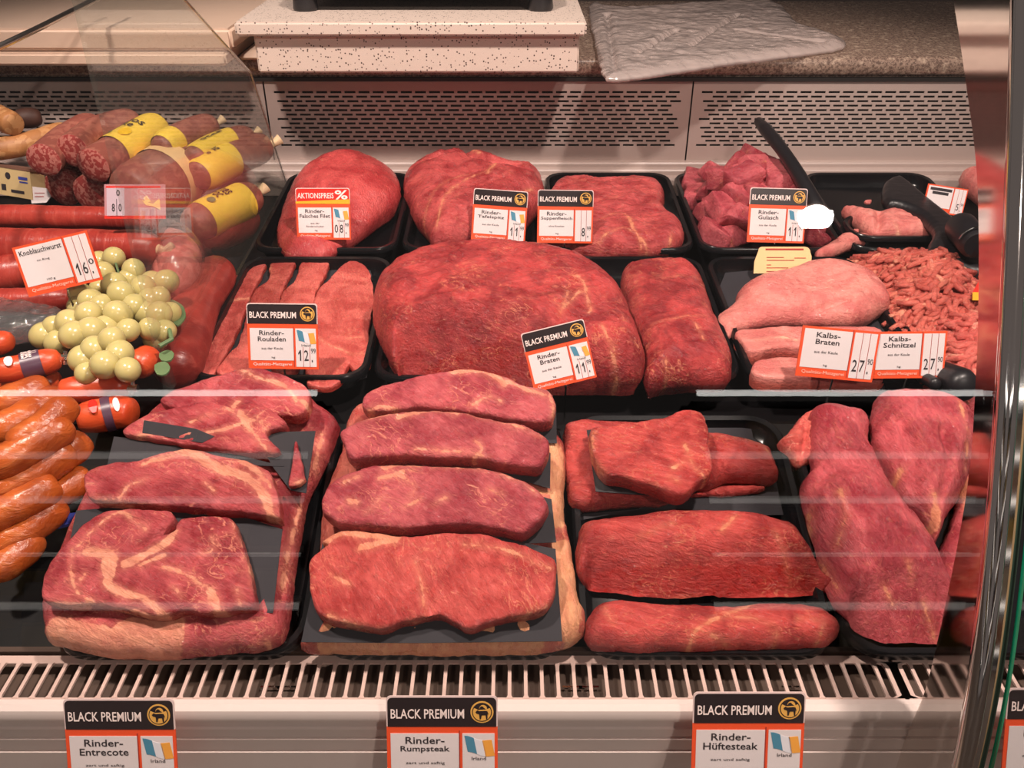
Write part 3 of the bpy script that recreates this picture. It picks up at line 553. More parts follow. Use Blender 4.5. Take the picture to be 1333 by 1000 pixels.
# ------------------------------------------------------------------ front row: rumpsteaks
meat('sirloin_base', 'fatty sirloin joint under the rumpsteaks, its rim showing at right and front', 'meat', F, Z('L', '60,965 55,915 90,860 100,500 160,300 240,130 700,110 850,230 890,290 885,480 905,600 922,720 930,790 955,860 930,925 800,968 400,972'),
     .036, FATM, R=.018, n=2.2, seed=51, ang=85, amp=.003, hw=(.1, .7), fat=[(Z('L', '160,925 300,925 500,930 740,925'), .040), (Z('L', '855,290 870,420 860,520'), .016), (Z('L', '885,610 905,760 895,860'), .022), (Z('L', '780,425 850,435'), .005)], cre=[(Z('L', '860,560 910,720'), .003, .003), (Z('L', '880,480 870,600'), .004, .004)])
pl4 = F.lean((600, 815), .036, 9); pl3 = F.lean((600, 705), .044, 12); pl2 = F.lean((600, 620), .046, 13); pl1 = F.lean((600, 560), .044, 13)
sheet('slate paper corner under the rearmost rumpsteak', pl1, Z('L', '250,180 860,140 862,268 700,265 300,240'), .0003)
meat('rumpsteak', 'rearmost rumpsteak, highest in its tray, with pale fat tip on top', 'meat', pl1, Z('L', '235,150 245,120 330,80 430,50 520,28 600,25 680,50 760,90 835,110 858,160 855,200 840,230 760,225 660,205 540,185 420,175 330,185 250,185'), .026, STK, R=.008, cut=True, seed=52, hw=(.05, .95), ang=20, fat=[(Z('L', '525,30 600,30 660,50 690,80'), .0075), (Z('L', '690,60 760,95 830,115'), .003), (Z('L', '240,170 290,150 340,160'), .0035), (Z('L', '580,150 640,120 680,135'), .0016), (Z('L', '835,110 852,160 850,215'), .003)])
sheet('slate paper under the second rumpsteak from the rear', pl2, Z('L', '200,330 820,290 842,300 840,415 700,375 300,360'), .0003)
meat('rumpsteak', 'second rumpsteak from the rear, long with fat rim', 'meat', pl2, Z('L', '160,250 180,220 250,190 340,170 440,160 540,165 640,190 740,215 810,250 836,290 825,350 800,380 720,367 600,345 480,340 350,335 250,345 200,342 175,290'), .028, STK, R=.008, cut=True, seed=53, hw=(.05, .95), ang=20, fat=[(Z('L', '350,185 400,170 480,160 540,168'), .0055), (Z('L', '200,195 340,175'), .002), (Z('L', '590,320 620,290 600,265'), .002), (Z('L', '400,290 560,300 640,315'), .0014), (Z('L', '540,165 640,192 740,218 810,252'), .0022)])
sheet('slate paper under the third rumpsteak', pl3, Z('L', '150,560 810,440 845,450 860,590 740,595 300,590'), .0003)
meat('rumpsteak', 'third rumpsteak with white marbling at its left end', 'meat', pl3, Z('L', '105,470 120,420 180,370 270,340 400,335 520,345 640,355 740,390 800,430 830,490 800,550 750,590 680,573 560,560 400,570 250,565 150,550 110,510'), .030, STK, R=.008, cut=True, seed=54, hw=(.05, .95), ang=25, fat=[(Z('L', '300,345 360,335 410,340'), .0065), (Z('L', '285,385 360,365'), .0045), (Z('L', '170,400 220,380'), .002), (Z('L', '190,460 215,465'), .005), (Z('L', '330,360 400,410 390,440'), .0018), (Z('L', '460,470 500,450'), .0025), (Z('L', '370,480 420,450'), .0018), (Z('L', '640,420 690,440'), .0012), (Z('L', '240,500 300,440'), .0012), (Z('L', '460,345 640,358 740,395 800,435'), .0018)])
sheet('slate paper under the front rumpsteak, widest and fully visible', pl4, Z('L', '30,915 100,590 200,570 700,580 858,612 880,912 400,918'), .0004)
meat('rumpsteak', 'front rumpsteak, largest and roundest with notched lower edge', 'meat', pl4, Z('L', '60,700 70,650 120,600 100,590 160,552 260,558 380,570 500,560 620,565 740,600 840,640 862,690 842,800 790,840 700,855 640,872 580,893 530,870 490,840 440,848 360,868 290,890 200,875 110,850 75,800'), .022, STK2, R=.009, cut=True, seed=55, hw=(.08, .92), ang=55, res=.0020, fat=[(Z('L', '110,590 160,560 250,565 340,575'), .0085), (Z('L', '225,610 320,585'), .0055), (Z('L', '400,650 420,720 430,800'), .0018), (Z('L', '130,700 190,730'), .0012), (Z('L', '560,600 700,620 840,680'), .001), (Z('L', '120,830 290,880 440,840 580,885 700,850 830,800'), .0016)],
     cre=[(Z('L', '390,640 440,740 450,830'), .006, .003), (Z('L', '500,700 640,680 780,720'), .004, .0018), (Z('L', '560,620 700,650'), .004, .0014)])
# ------------------------------------------------------------------ front row: rump pieces
sheet('slate paper at the upper right of the rump tray', F, Z('M', '540,118 690,128 705,190 760,240 810,460 480,470 200,460 90,480 80,460 300,440 540,300'), .003)
meat('rump_block', 'dark red rump block at rear left, its wide rim showing around the paper', 'meat', F, Z('M', '35,160 50,125 110,110 200,118 300,125 400,145 430,300 490,360 400,432 250,442 70,455 45,350'), .034, REDH, R=.022, seed=61, hw=(.1, .8), ang=85, amp=.003, cre=[(Z('M', '60,200 80,300 90,400'), .006, .003)], fat=[(Z('M', '40,380 60,440'), .002)])
meat('rump_slice', 'thick rump slice at rear right, ending in a rounded tip', 'meat', F, Z('M', '500,170 560,150 620,162 700,185 760,220 775,260 792,340 762,362 700,356 620,352 500,380'), .042, REDH, R=.024, seed=63, hw=(.15, .9), ang=5, fat=[(Z('M', '640,180 720,205 765,250'), .0012)])
meat('rump_slice', 'thin dark rump flap under the rounded tip', 'meat', F, Z('M', '480,400 590,358 700,350 752,362 720,382 650,396 560,400'), .012, REDH, R=.010, h=.002, seed=64, hw=(.1, .8))
PH = F.lean((850, 640), .038, 4)
sheet('black paper under the square rump slice on top', PH, Z('M', '118,162 300,145 530,130 550,330 480,400 340,392 150,378'), .002, mat='blackm')
meat('rump_slice', 'squarish rump slice lying on top at the rear of the tray', 'meat', PH, Z('M', '130,165 200,150 300,140 380,120 440,95 500,92 530,120 545,200 552,330 500,380 455,420 400,412 330,382 250,356 190,346 150,300 135,230'), .024, REDH, R=.011, h=.003, cut=True, seed=62, hw=(.1, .9), ang=35, fat=[(Z('M', '460,220 490,290 545,340'), .002), (Z('M', '138,170 140,260 190,340'), .0028), (Z('M', '200,345 330,378 400,408'), .0014), (Z('M', '420,300 460,280'), .0024), (Z('M', '410,330 440,350'), .0015)], cre=[(Z('M', '410,120 430,180'), .008, .004)])
meat('rump_roast', 'long thick rump piece across the middle of its tray', 'meat', F, Z('M', '75,630 90,520 110,480 250,460 380,440 520,435 640,438 760,460 850,500 900,580 950,680 972,730 880,748 720,752 560,748 400,757 260,737 130,722 85,690'), .056, REDH, R=.020, n=2, seed=65, hw=(.08, .72), ang=8, amp=.0028, rid=.5,
     hp=[(790, 690, .95), (860, 680, 1.02), (960, 690, 1.0), (1010, 705, .9), (800, 732, .96), (860, 728, 1.0), (930, 730, 1.0), (990, 735, .92), (1050, 745, .6)], facet=(Z('M', '85,705 120,690 180,655 260,636 380,640 560,640 700,634 830,640 920,690 960,738'), (.1, .22, .4, .52, .56, .56, .56, .5, .3, .1), 1.3, .75),
     fat=[(Z('M', '450,680 560,690 600,745'), .0028), (Z('M', '590,520 640,470'), .0014), (Z('M', '300,540 420,500'), .0008), (Z('M', '480,700 560,700'), .0022), (Z('M', '780,520 860,620'), .001)], cre=[(Z('M', '110,690 200,650 380,640 560,640 760,600'), .006, .004), (Z('M', '100,640 180,560'), .005, .002)])
meat('rump_roast', 'front rump piece with a branching fat line, at the tray edge', 'meat', F, Z('M', '110,880 120,820 180,760 300,755 450,768 620,770 740,757 880,767 950,790 1000,840 1003,880 960,932 880,948 700,950 500,960 300,965 150,955 110,912'), .036, REDH, R=.015, n=2, rid=.6, seed=66, hw=(.06, .8), ang=15, res=.0020,
     fat=[(Z('M', '480,945 500,870 600,820 700,770'), .0034), (Z('M', '600,825 700,830 780,860 790,910'), .002), (Z('M', '180,790 210,850'), .0012), (Z('M', '860,830 940,840 940,900'), .0014), (Z('M', '500,940 640,930'), .0022), (Z('M', '520,870 620,900'), .0014), (Z('M', '750,940 860,920'), .0018)])
# ------------------------------------------------------------------ front row: tenderloins
meat('tenderloin', 'thin tenderloin end squeezed at the right of its tray', 'meat', F, Z('N', '760,60 800,80 800,260 770,360 755,480 735,640 705,815 660,760 635,690 640,600 690,460 720,300'), .032, FIL, R=.025, seed=73, hw=(.2, .7), ang=80, fat=[(Z('N', '735,345 730,420 740,480'), .004)])
meat('tenderloin', 'second tenderloin with a ragged lower end, at upper right', 'meat', F, Z('N', '430,60 500,45 620,52 700,85 770,165 770,260 740,340 700,430 650,500 605,605 585,560 565,520 500,450 470,390 440,310 410,220 410,130'), .060, FIL, R=.036, n=2, rid=.9, seed=72, hw=(.15, .6), ang=78, amp=.0035,
     fat=[(Z('N', '700,90 720,160 735,220 740,300'), .0016), (Z('N', '460,300 500,330 520,300'), .004), (Z('N', '630,400 650,480'), .006), (Z('N', '490,420 540,430'), .002), (Z('N', '590,500 620,560'), .003)], cre=[(Z('N', '500,160 540,260 560,380'), .006, .010), (Z('N', '640,200 660,330 640,420'), .005, .007), (Z('N', '480,400 560,480 640,440'), .005, .006), (Z('N', '440,120 470,200'), .004, .004)])
meat('tenderloin', 'longest tenderloin with a clean cut front face, left in its tray', 'meat', F, Z('N', '205,100 250,80 320,95 400,130 400,220 430,290 460,380 520,470 570,540 620,640 660,740 692,812 672,900 620,925 450,922 340,892 305,850 260,790 235,700 205,580 178,470 170,370 205,310 195,250 200,160'),
     .070, FIL, R=.036, n=2.1, rid=.9, facet=(Z('N', '290,860 330,815 400,750 480,700 540,712 620,742 690,815'), (.2, .35, .56, .66, .66, .58, .35), .85, .1), seed=71, hw=(.06, .55), ang=76, res=.0024, amp=.003, hp=[(1090, 560, .8), (1100, 640, 1), (1130, 700, 1.02), (1170, 760, 1), (1110, 790, .86), (1150, 825, .5), (1190, 825, .5), (1075, 620, .7), (1080, 740, .6), (1110, 820, .5), (1215, 800, .62), (1170, 775, .95)],
     fat=[(Z('N', '225,400 235,520 260,620 280,700'), .002), (Z('N', '300,390 320,460 310,540'), .0024), (Z('N', '530,630 560,670'), .0026), (Z('N', '470,680 520,725'), .0018), (Z('N', '330,890 380,865 470,880'), .0026), (Z('N', '270,560 330,680'), .0014), (Z('N', '620,720 690,810'), .0016), (Z('N', '250,700 290,760 330,770'), .004), (Z('N', '280,780 310,830'), .004)],
     cre=[(Z('N', '230,330 230,460 290,620 330,700'), .006, .006), (Z('N', '270,390 290,520 350,640'), .005, .004), (Z('N', '420,300 520,470'), .012, .002), (Z('N', '210,240 300,235 400,250'), .004, .004), (Z('N', '330,300 420,330'), .004, .003), (Z('N', '380,420 480,440'), .004, .003), (Z('N', '430,520 540,560'), .004, .0025), (Z('N', '300,140 330,200'), .004, .003)])
meat('fat_knob', 'lumpy pink fat knob beside the head of the long tenderloin', 'meat', F, Z('N', '82,232 110,205 150,150 180,115 215,105 225,180 205,290 150,328 125,300'), .034, meat_mat('fat_knob_m', (226, 120, 104), (206, 84, 78), 0, vein=1.0, fat=(246, 168, 142)), R=.02, seed=74, hw=(.15, .7), amp=.006, res=.002, cre=[(Z('N', '190,130 180,200 170,280'), .004, .008)])
# ------------------------------------------------------------------ lettering
TX = {}
def text_geo(body, bold=.012):
    if (body, bold) not in TX:
        c = bpy.data.curves.new('t', 'FONT'); c.body = body; c.size = 1.0; c.offset = bold; c.resolution_u = 2
        o = bpy.data.objects.new('t', c); COL.objects.link(o); me = bpy.data.meshes.new_from_object(o)
        v = np.array([p.co[:2] for p in me.vertices]); f = [list(p.vertices) for p in me.polygons]
        bpy.data.objects.remove(o); bpy.data.curves.remove(c); bpy.data.meshes.remove(me)
        if body == '1': v = np.array([(.48, 0), (.78, 0), (.78, 1.0), (.55, 1.0), (.1, .72), (.1, .55), (.48, .72)]); f = [list(range(7))]
        v = v - v.min(0); sz = v.max(0); TX[(body, bold)] = (v / sz, f, sz)
    return TX[(body, bold)]
class Card: # flat printed card: x across, y up, z towards the reader; unit = card width
    def __init__(s, o, X, Y, Wd): s.o, s.X, s.Y, s.N, s.w = np.asarray(o), X, Y, np.cross(X, Y), Wd
    def pt(s, x, y, z=0.0): return s.o + (x * s.X + y * s.Y) * s.w + z * s.N
    def poly(s, mb, xy, z, th, m=0): mb.slab([s.pt(a, b, z) for a, b in xy], th, s.N, m)
    def rect(s, mb, x0, x1, y0, y1, z, th, m=0): s.poly(mb, [(x0, y0), (x1, y0), (x1, y1), (x0, y1)], z, th, m)
    def text(s, mb, body, cx, cy, wd, ht, z, m=0, bold=.012):
        v, f, sz = text_geo(body, bold)
        if wd is None: wd = ht * sz[0] / sz[1]
        p = [s.pt(cx + (a - .5) * wd, cy + (b - .5) * ht, z) for a, b in v]; mb.add(p, f, m)
def arc(cx, cy, r, a0, a1, n): return [(cx + r * math.cos(R_(a0 + (a1 - a0) * i / n)), cy + r * math.sin(R_(a0 + (a1 - a0) * i / n))) for i in range(n + 1)]
BULL = [(-.62, .30), (-.5, .42), (-.30, .30), (.30, .34), (.60, .30), (.74, -.10), (.66, -.1), (.62, .05), (.60, -.70), (.46, -.70), (.40, -.20), (-.02, -.22), (-.12, -.70), (-.26, -.70), (-.30, -.12), (-.46, -.02), (-.60, .0), (-.72, .18)]
def price_tag(label, P, h, bl, br, lean, lines, price=None, head='black', sub=(), unit='kg', flag=True, depth=None, name='price_tag', spike=.05, frm='tago', foot=True, dy=0.0, group='price tags stuck among the meat'):
    dep = depth or (((P.P([((bl[0] + br[0]) / 2, (bl[1] + br[1]) / 2)], h)[0] - CAM) @ FWD)); A, B = CAM + rays([bl])[0] * (dep + dy), CAM + rays([br])[0] * (dep - dy)
    w = np.linalg.norm(B - A); X = (B - A) / w; Y = np.array((0, math.sin(R_(lean)), math.cos(R_(lean)))); Y = Y - X * (X @ Y); Y /= np.linalg.norm(Y)
    C = Card((A + B) / 2, X, Y, w); H0 = .66 if head is None else .615; e = empty(name, C.o, label, 'price tag', group)
    q = MB(); C.rect(q, -.5, .5, 0, H0 + (.035 if head else 0), 0, .0016); q.mk('tag_frame', M[frm], e)
    q = MB(); C.rect(q, -.465, .15, .125, H0 - .03, .0004, .0004); q.mk('text_panel', M['tagw'], e)
    q = MB(); C.rect(q, .182, .472, .035, H0 - .03, .0004, .0004); q.mk('price_panel', M['tagw'], e)
    z = .0007; ink = MB(); wh = MB(); red = MB()
    y = H0 - .095 if head else H0 - .10
    big = max(len(t) for t in lines)
    for t in lines: C.text(ink, t, -.155, y, min(.56, .046 * len(t) + .03), .068, z); y -= .088
    y -= .045
    for t in sub: C.text(ink, t, -.155, y, min(.5, .0235 * len(t)), .034, z, bold=.004); y -= .058
    if unit: C.text(ink, unit, -.14, .165, .05 if len(unit) < 4 else .11, .034, z, bold=.004)
    if foot: C.text(wh, 'Qualitäts-Metzgerei', -.155, .066, .55, .056, z, bold=.0)
    if flag:
        for k, (mat, x0) in enumerate((('fblue', .20), ('fwhite', .285), ('forange', .36))):
            f = MB(); wv = lambda t: .012 * math.sin(t * 6.5 + 1); top = [(x0 + .085 * i / 3, .555 + wv((x0 - .2 + .085 * i / 3) / .26) - .04 * (x0 - .2 + .085 * i / 3) / .26) for i in range(4)]
            C.poly(f, [(a + .03, b - .155) for a, b in top] + top[::-1], z, .0002); f.mk('flag_stripe', M[mat], e)
        C.text(ink, 'Irland', .33, .345, .13, .034, z, bold=.004)
    if price:
        for k, ch in enumerate(price[0]):
            if ch != ' ': C.text(ink, ch, .235 + .095 * k, .20, .062 if ch != '1' else .040, .155, z, bold=.006)
        C.text(ink, price[1], .43, .265, .068, .075, z, bold=.004); C.rect(ink, .405, .42, .105, .135, z, .0001)
        for x in (.283, .378): C.rect(red, x, x + .006, .035, .32 if flag else H0 - .03, z, .0002)
    C.rect(red, .152, .160, .035, H0, z, .0002)
    if head:
        y0, y1 = H0 + .035, H0 + .325
        q = MB(); r = .04; C.poly(q, [(-.5, y0), (.5, y0)] + arc(.5 - r, y1 - r, r, 0, 90, 4) + arc(-.5 + r, y1 - r, r, 90, 180, 4), 0, .0014); q.mk('tag_header', M['tagx'], e)
        q = MB(); C.poly(q, [(-.488, y0), (.488, y0)] + arc(.488 - r, y1 - .014 - r, r, 0, 90, 4) + arc(-.488 + r, y1 - .014 - r, r, 90, 180, 4), .0004, .0004); q.mk('header_field', M['tagk' if head == 'black' else 'tagr'], e)
        if head == 'black':
            C.text(wh, 'BLACK PREMIUM', -.13, y0 + .125, .66, .092, z, bold=.012)
            em = MB(); cx, cy, r = .36, y0 + .142, .104
            C.poly(em, arc(cx, cy, r, 0, 345, 24), z, .0002, 0); C.poly(em, arc(cx, cy, r * .86, 0, 345, 24), z + .0003, .0002, 1)
            C.poly(em, arc(cx, cy, r * .78, 150, 390, 18) + [(cx + r * .3, cy + r * .25), (cx - r * .3, cy + r * .2)], z + .0005, .0002, 0)
            C.poly(em, arc(cx + r * .1, cy + r * .34, r * .34, -20, 180, 10) + arc(cx - r * .02, cy + r * .38, r * .18, 180, 20, 8), z + .0006, .0002, 0)
            C.poly(em, [(cx + .78 * r * a, cy - .10 * r + .74 * r * b) for a, b in BULL], z + .0008, .0002, 1); em.mk('bull_emblem', [M['gold'], M['tagk']], e)
        else:
            C.text(wh, 'AKTIONSPREIS', -.13, y0 + .15, .67, .10, z, bold=.012); C.text(wh, '%', .345, y0 + .165, .24, .17, z, bold=.02)
            q = MB(); C.poly(q, [(-.5, y0 + .005), (.5, y0 + .0), (.5, y0 + .085), (-.5, y0 + .045)], z, .0003); q.mk('yellow_stripe', M['tagy'], e)
    if ink.v: ink.mk('lettering', M['ink'], e)
    if wh.v: wh.mk('white_lettering', M['inkw' if head else 'inkp'], e)
    if red.v: red.mk('divider_lines', M['inkr'], e)
    if spike:
        q = MB(); a = C.pt(0, .05, -.003); q.tube([a, C.pt(0, -.02, -.003), C.pt(0, -.02, -.003) + np.array((0, .004, -spike))], .0012, 6); q.mk('tag_spike', M['steel'], e)
    return C
K = 'aus der Keule'
price_tag('red sale tag with percent sign on the smooth fillet', D, .035, (387, 312), (457, 312), 22, ('Rinder-', 'Falsches Filet'), ('08', '99'), 'red', ('aus der', 'Rinderschulter'), dy=0)
price_tag('black-headed tag reading Tafelspitz, on the rear roast with fat seam', D, .035, (613, 312), (683, 317), 22, ('Rinder-', 'Tafelspitz'), ('11', '99'), sub=(K,))
price_tag('black-headed tag reading Suppenfleisch, left of the soup beef', D, .035, (699, 316), (771, 317), 22, ('Rinder-', 'Suppenfleisch'), (' 8', '99'), sub=('ohne Knochen',), flag=False)
price_tag('black-headed tag reading Gulasch, on the goulash cubes', D, .035, (972, 315), (1046, 317), 22, ('Rinder-', 'Gulasch'), ('11', '99'), sub=(K,))
price_tag('black-headed tag reading Rouladen, on the thin slices', D, .040, (324, 480), (415, 481), 22, ('Rinder-', 'Rouladen'), ('12', '99'), sub=(K,))
price_tag('tilted black-headed tag reading Braten, in front of the big roast', F, .105, (696, 511), (777, 491), 24, ('Rinder-', 'Braten'), ('11', '99'), sub=(K,), depth=.985)
price_tag('orange tag reading Kalbs-Braten, left of the pair on the veal', D, .040, (1035, 489), (1135, 498), 20, ('Kalbs-', 'Braten'), ('27', '90'), None, (K,), flag=False)
price_tag('orange tag reading Kalbs-Schnitzel, right of the pair on the veal', D, .040, (1135, 493), (1228, 492), 20, ('Kalbs-', 'Schnitzel'), ('27', '90'), None, (K,), flag=False)
price_tag('small orange tag priced 5,99 at the far right rear', D, .03, (1200, 274), (1252, 282), 20, ('___________', '________'), (' 5', '99'), None, (), unit='', flag=False, foot=False)
C = price_tag('orange tag reading Knoblauchwurst among the sausages', D, .13, (38, 387), (134, 364), 20, ('Knoblauchwurst',), ('16', '0'), None, ('im Ring',), unit='100 g', flag=False)
# front rail tags
for lab, px0, px1, ln, top in (('front rail tag reading Entrecote, leftmost', 91, 233, 'Entrecote', 904), ('front rail tag reading Rumpsteak, middle of the rail', 505, 648, 'Rumpsteak', 901), ('front rail tag reading Hüftesteak, right of the middle', 899, 1043, 'Hüftesteak', 897)):
    yb = top + 132; price_tag(lab, F, 0, (px0, yb), (px1, yb), 24, ('Rinder-', ln), None, sub=('zart und saftig',), depth=.765, spike=0, group='tags on the front rail')
price_tag('front rail tag at the far right behind the curved post, reading Filet', F, 0, (1302, 1024), (1446, 1024), 24, ('Rinder-', 'Filet'), None, sub=('zart und saftig',), depth=.765, spike=0, group='tags on the front rail')
# cream note below the goulash tag
e = empty('note_card', D.P([(1015, 348)], .03)[0], 'cream note card with rounded corners below the goulash tag', 'card')
dep = (D.P([(1015, 352)], .02)[0] - CAM) @ FWD; A = CAM + rays([(981, 356)])[0] * dep; B = CAM + rays([(1056, 356)])[0] * dep; w_ = np.linalg.norm(B - A)
NC = Card((A + B) / 2, (B - A) / w_, np.array((0, math.sin(.5), math.cos(.5))), w_); q = MB(); NC.poly(q, [(-.5, 0), (.5, 0), (.5, .3)] + arc(.38, .36, .10, 0, 90, 4) + arc(-.36, .40, .06, 90, 180, 4) + [(-.49, .2)], 0, .001); q.mk('card', M['cream'], e)
q = MB()
for y, x0, x1 in ((.40, -.3, .36), (.27, -.28, .02), (.22, -.28, .2), (.14, -.28, -.2), (.09, -.28, .1), (.26, .2, .4), (.03, -.28, .0)): NC.rect(q, x0, x1, y, y + (.03 if y > .3 else .012), .0005, .0003)
q.mk('printed_lines', M['inkr'], e)
# yellow corner label in the mince
dep = (D.P([(1275, 392)], .05)[0] - CAM) @ FWD; A = CAM + rays([(1266, 391)])[0] * dep; B = CAM + rays([(1296, 391)])[0] * dep; w_ = np.linalg.norm(B - A)
YC = Card((A + B) / 2, (B - A) / w_, np.array((0, math.sin(.5), math.cos(.5))), w_); e = empty('corner_label', YC.o, 'yellow and red corner label stuck in the mince at far right', 'label')
q = MB(); YC.rect(q, -.5, .5, 0, .35, 0, .001); YC.poly(q, [(-.5, .35), (-.1, .35), (-.1, .9), (-.2, .9)], 0, .001, 1); q.mk('card', [M['tagy'], M['tagr']], e)
# ------------------------------------------------------------------ scoops
a = CAM + rays([(987, 158)])[0] * 1.60; c = D.P([(1072, 288)], .075)[0]
e = empty('goulash_spoon', c, 'long black spoon handle leaning out of the goulash against the rear panel', 'utensil')
mid = [a + (c - a) * t + np.array((0, 0, .012 * math.sin(t * 3.1))) for t in np.linspace(0, 1, 9)]
q = MB(); q.tube(mid, [.008, .0115, .0115, .011, .011, .0115, .012, .013, .010], 12); q.mk('handle', M['blackm'], e, smooth=True)
q = MB()
for t in np.linspace(.06, .30, 7): p = a + (c - a) * t + np.array((.010, -.004, .004 + .012 * math.sin(t * 3.1))); q.tube([p - np.array((.002, 0, 0)), p + np.array((.002, 0, 0))], .0022, 6)
q.mk('grip_ridge', M['blackm'], e)
meat('meat_scoop', 'broad black plastic scoop lying across the rear right trays', 'utensil', D, Z('U', '410,330 435,225 530,178 600,205 800,385 1040,590 1200,740 1230,960 1150,1000 950,910 760,800 800,700 805,620 700,500 560,430 450,410'), .022, M['blackm'], R=.012, h=.035, seed=81, amp=.0005, edge=.0003)
c = D.P([(1263, 312)], .09)[0]; e = empty('round_scoop', c, 'round black grip end of a scoop above the mince', 'utensil')
q = MB(); q.tube([c + np.array((0, -.02, 0)), c + np.array((0, -.014, 0)), c + np.array((.02, .07, -.01))], [.017, .022, .024], 20); q.mk('grip', M['blackm'], e, smooth=True, sharp=40)
q = MB(); q.tube([c + .0245 * np.array((math.cos(t), -.56, math.sin(t))) + np.array((0, 0, .001)) for t in np.linspace(.2, 2.9, 12)], .0011, 5); q.mk('rim_ring', M['steel'], e)
for px, r, l in (((1249, 500), .021, 'larger black round knob at the lower edge of the mince'), ((1216, 499), .008, 'smaller black round knob beside the larger one by the mince')):
    c = D.P([px], .045)[0]; q = MB(); q.tube([c + np.array((0, y, -y * .3)) for y in (-r * .8, -r * .6, 0, .05)], [r * .5, r * .85, r, r * .8], 18); tag(q.mk('mince_scoop', M['blackm'], smooth=True, sharp=60), l, 'utensil')
# ------------------------------------------------------------------ sausage section
def sal_mat(name, c1, c2, sc=170, amt=.5, rough=.5):
    m, nt, b = newmat(name); tc = nd(nt, 'ShaderNodeTexCoord'); v = nd(nt, 'ShaderNodeTexVoronoi'); v.inputs['Scale'].default_value = sc
    ds = nd(nt, 'ShaderNodeVectorMath', operation='ADD'); nz = nd(nt, 'ShaderNodeTexNoise'); nz.inputs['Scale'].default_value = 90; nt.links.new(tc.outputs['Object'], nz.inputs['Vector'])
    sc_ = nd(nt, 'ShaderNodeVectorMath', operation='SCALE'); sc_.inputs[3].default_value = .008; nt.links.new(nz.outputs['Color'], sc_.inputs[0]); nt.links.new(tc.outputs['Object'], ds.inputs[0]); nt.links.new(sc_.outputs[0], ds.inputs[1]); nt.links.new(ds.outputs[0], v.inputs['Vector'])
    s = nd(nt, 'ShaderNodeSeparateColor'); nt.links.new(v.outputs['Color'], s.inputs[0]); t = tex(nt, tc.outputs['Object'], 25, 4)
    base = mix(nt, t, srgb(*c1), tuple(np.array(srgb(*c1)[:3]) * .62) + (1,)); nt.links.new(mix(nt, mth(nt, 'MULTIPLY', maprange(nt, s.outputs[0], .45, .75), amt), base, srgb(*c2)), b.inputs['Base Color'])
    bp = nd(nt, 'ShaderNodeBump', i_Strength=.6, i_Distance=.0015); nt.links.new(s.outputs[1], bp.inputs['Height']); nt.links.new(bp.outputs[0], b.inputs['Normal']); b.inputs['Roughness'].default_value = rough; return m
def skin_mat(name, c1, c2, rough=.32, bump=.0012, sc=(20, 90, 90)):
    m, nt, b = newmat(name); tc = nd(nt, 'ShaderNodeTexCoord'); t = tex(nt, mapped(nt, tc.outputs['Object'], 0, sc), 1.0, 5, .65, .8); t2 = tex(nt, tc.outputs['Object'], 18, 4)
    c = mix(nt, maprange(nt, t2, .3, .7), srgb(*c1), srgb(*c2)); c = mix(nt, mth(nt, 'MULTIPLY', maprange(nt, t, .5, .75), .35), c, srgb(min(255, c1[0] + 30), min(255, c1[1] + 45), min(255, c1[2] + 40)))
    nt.links.new(c, b.inputs['Base Color']); bp = nd(nt, 'ShaderNodeBump', i_Strength=.6, i_Distance=bump); nt.links.new(t, bp.inputs['Height']); nt.links.new(bp.outputs[0], b.inputs['Normal']); b.inputs['Roughness'].default_value = rough; return m
CUT = sal_mat('salami_cut', (164, 62, 58), (206, 136, 122), 260, .6); CAS = sal_mat('salami_casing', (150, 82, 70), (184, 120, 100), 120, .35)
BRN = sal_mat('brown_casing', (190, 128, 76), (212, 160, 108), 110, .5); REDSK = skin_mat('red_skin', (184, 66, 54), (146, 42, 36), sc=(140, 22, 22)); ORG = skin_mat('orange_skin', (212, 84, 44), (180, 58, 30))
GLD = skin_mat('golden_smoked', (196, 96, 40), (134, 52, 22), .26, .004, (30, 60, 60)); DKR = skin_mat('dark_red_skin', (170, 62, 52), (128, 40, 36)); PNK = sal_mat('pink_wurst', (222, 110, 100), (240, 150, 138), 60, .5)
